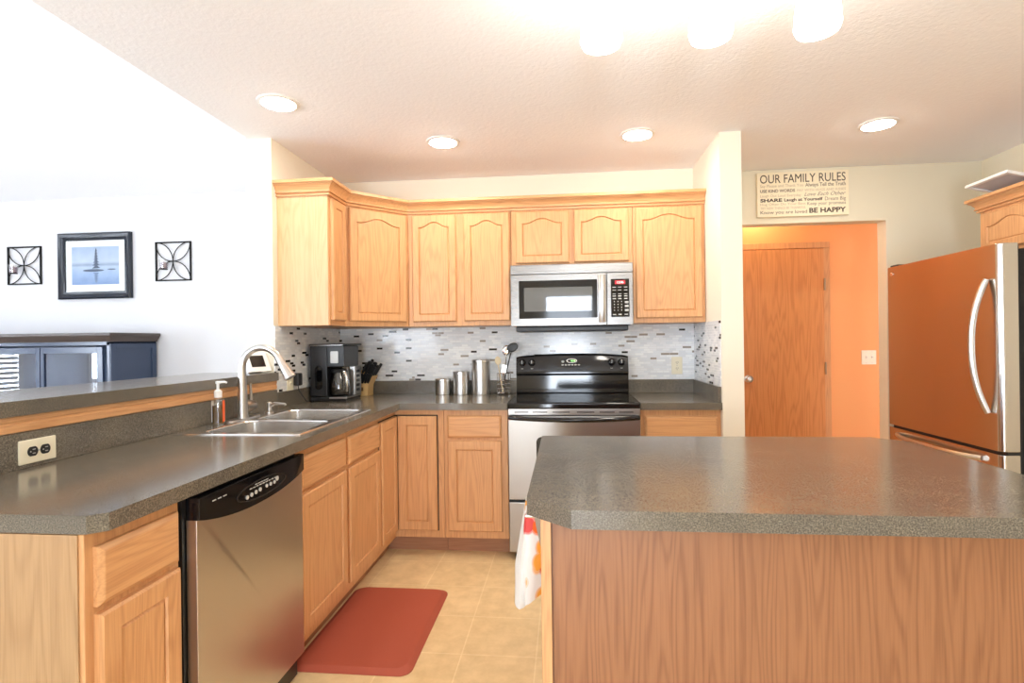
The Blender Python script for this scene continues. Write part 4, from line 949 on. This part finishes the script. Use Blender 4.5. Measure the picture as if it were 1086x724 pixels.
def sconce(label, x):
    t = thing('wall_sconce', label, 'sconce', (x, 0.098, 1.777), 0, 'iron wall sconces'); w, h = 0.147, 0.302
    bm = bmesh.new()
    for a in ((-w, -w+0.010, 0, h), (w-0.010, w, 0, h), (-w+0.010, w-0.010, 0, 0.010), (-w+0.010, w-0.010, h-0.010, h)): bx(bm, a[0], a[1], -0.011, 0, a[2], a[3])
    obj('frame', bm, M['iron'], t)
    bm = bmesh.new(); k = 22; hw_, hh = w-0.005, h/2-0.005
    for cx, cz, a0 in ((0, 0.005, 0), (0, h-0.005, 180), (-hw_, h/2, -90), (hw_, h/2, 90)):
        tube(bm, [(cx+hw_*math.cos(R(a0+180*i/k)), -0.010, cz+hh*math.sin(R(a0+180*i/k))) for i in range(k+1)], 0.0036, 6)
    obj('scrollwork', bm, M['iron'], t)
    bm = bmesh.new(); tube(bm, [(0.0, -0.012, h/2), (-0.02, -0.03, h/2-0.005), (-0.036, -0.055, h/2-0.03), (-0.036, -0.058, h/2-0.064)], 0.003, 6); lathe(bm, [(0.026, h/2-0.070), (0.026, h/2-0.066)], -0.036, -0.06, 16); obj('arm', bm, M['iron'], t)
    bm = bmesh.new(); lathe(bm, [(0.020, h/2-0.066), (0.026, h/2-0.062), (0.032, h/2+0.002), (0.030, h/2+0.002), (0.024, h/2-0.060)], -0.036, -0.06, 18, True, True); obj('cup', bm, M['clear'], t)
    bm = bmesh.new(); lathe(bm, [(0.022, h/2-0.062), (0.024, h/2-0.018), (0.003, h/2-0.017), (0.002, h/2-0.008)], -0.036, -0.06, 16); obj('candle', bm, plain('maroon_candle', lin(120, 92, 108), 0.5), t)
sconce('square black iron wall sconce left of the lake picture', -4.306)
sconce('square black iron wall sconce right of the lake picture', -3.040)

# media cabinet
t = thing('media_cabinet', 'dark navy cabinet with glass doors and brown top in the living room', 'cabinet', (-3.97, -0.12, 0))
cx0, cx1, cf, cb = -4.76, -3.185, -0.345, 0.085
bm = bmesh.new()
bx(bm, cx0, cx0+0.022, cf, cb, 0.0, 1.310); bx(bm, cx1-0.022, cx1, cf, cb, 0.0, 1.310); bx(bm, cx0, cx1, cb-0.012, cb, 0.06, 1.310)
bx(bm, cx0, cx1, cf, cb, 1.288, 1.312); bx(bm, cx0, cx1, cf, cb, 0.06, 0.09); bx(bm, cx0, cx1, cf+0.01, cf+0.03, 0.0, 0.07)
obj('carcass', bm, M['navy'], t, True)
bm = bmesh.new()
for z in (0.50, 0.86): bx(bm, cx0+0.022, cx1-0.022, cf+0.03, cb-0.012, z, z+0.02)
pieces('shelf', bm, M['navy'], t, True)
bm = bmesh.new()
for a in ((cb-0.05, cb-0.005, 0.05, 1.30), (cf+0.002, cf+0.05, 0.05, 1.30), (cf+0.05, cb-0.05, 1.262, 1.30), (cf+0.05, cb-0.05, 0.05, 0.10)): bx(bm, cx1, cx1+0.008, a[0], a[1], a[2], a[3], 0.002)
obj('side_frame', bm, M['navy'], t, True)
bm = sweep([(cx0-0.0, cb), (cx0, cf), (cx1, cf), (cx1, cb)], [(-0.02, 1.312), (0.010, 1.312), (0.014, 1.322), (0.034, 1.352), (0.036, 1.358), (0.036, 1.374), (-0.02, 1.374)])
bx(bm, cx0+0.019, cx1-0.019, cf+0.019, cb, 1.356, 1.3735)
obj('crown', bm, M['walnut'], t, True)
for u0, u1 in ((-4.735, -4.225), (-4.219, -3.700), (-3.694, -3.222)):
    bm = bmesh.new(); st = 0.030 if u0 < -3.7 else 0.026
    for a in ((u0, u0+st, 0.10, 1.276), (u1-0.044 if u0 > -3.7 else u1-st, u1, 0.10, 1.276)): bx(bm, a[0], a[1], cf-0.020, cf-0.001, a[2], a[3], 0.002)
    ue = u1-0.044 if u0 > -3.7 else u1-st
    for z in ((1.232, 1.276), (0.10, 0.16)): bx(bm, u0+st, ue, cf-0.020, cf-0.001, z[0], z[1], 0.002)
    dd = obj('door', bm, M['navy'], t, True)
    obj('pane', B(u0+st, ue, cf-0.011, cf-0.008, 0.16, 1.232), M['case_glass'], dd, True)

# ------------------------------------------------------------------ lamps
for x, y, lab in ((-1.400, -1.320, 'round recessed ceiling light nearest the pillar, at the left'), (-0.732, -0.712, 'round recessed ceiling light above the two-door wall cabinet'), (0.381, -0.680, 'round recessed ceiling light above the stove side, left of the short wall'), (1.682, -0.650, 'round recessed ceiling light in front of the family rules sign')):
    t = thing('recessed_light', lab, 'ceiling light', (x, y, ZC-0.001), 0, 'recessed ceiling lights')
    bm = bmesh.new(); n = 32
    loft(bm, [[(r*math.cos(2*PI*i/n), r*math.sin(2*PI*i/n), z) for i in range(n)] for r, z in ((0.098, 0.0), (0.096, -0.005), (0.080, -0.010), (0.076, -0.006), (0.074, 0.0))], False, False)
    obj('trim_ring', bm, M['white_trim'], t)
    bm = bmesh.new(); lathe(bm, [(0.074, -0.003), (0.066, -0.012), (0.045, -0.019), (0.01, -0.022)], n=28); obj('lens', bm, M['recess'], t)
t = thing('ceiling_fixture', 'three-shade ceiling light with glowing glass shades over the island', 'ceiling light', (0.38, -2.2, ZC-0.001))
bm = bmesh.new(); lathe(bm, [(0.065, 0.0), (0.065, -0.012), (0.05, -0.024), (0.012, -0.028), (0.010, -0.06)], n=28); obj('canopy', bm, M['nickel'], t)
bm = bmesh.new(); tube(bm, [(-0.36, 0, -0.062), (0.36, 0, -0.062)], 0.011, 14); obj('bar', bm, M['nickel'], t)
for x in (-0.302, 0.010, 0.302):
    bm = bmesh.new(); tube(bm, [(x, 0, -0.062), (x, 0, -0.12), (x, 0, -0.135), (x, 0, -0.158)], [0.008, 0.008, 0.020, 0.024], 14); st = obj('socket', bm, M['nickel'], t)
    bm = bmesh.new(); lathe(bm, [(0.026, -0.150), (0.042, -0.160), (0.050, -0.190), (0.058, -0.245), (0.061, -0.285), (0.056, -0.300), (0.02, -0.306)], x, 0, 28); obj('glass_shade', bm, M['shade'], t)
t = thing('hall_light', 'round glass ceiling light inside the orange hall', 'ceiling light', (1.54, 0.82, ZC-0.001))
bm = bmesh.new(); lathe(bm, [(0.09, 0), (0.09, -0.015), (0.05, -0.02)], n=24); obj('base', bm, M['white_trim'], t)
bm = bmesh.new(); ell(bm, (0, 0, -0.07), 0.085, 0.085, 0.06, 20); obj('globe', bm, M['hall_bulb'], t)
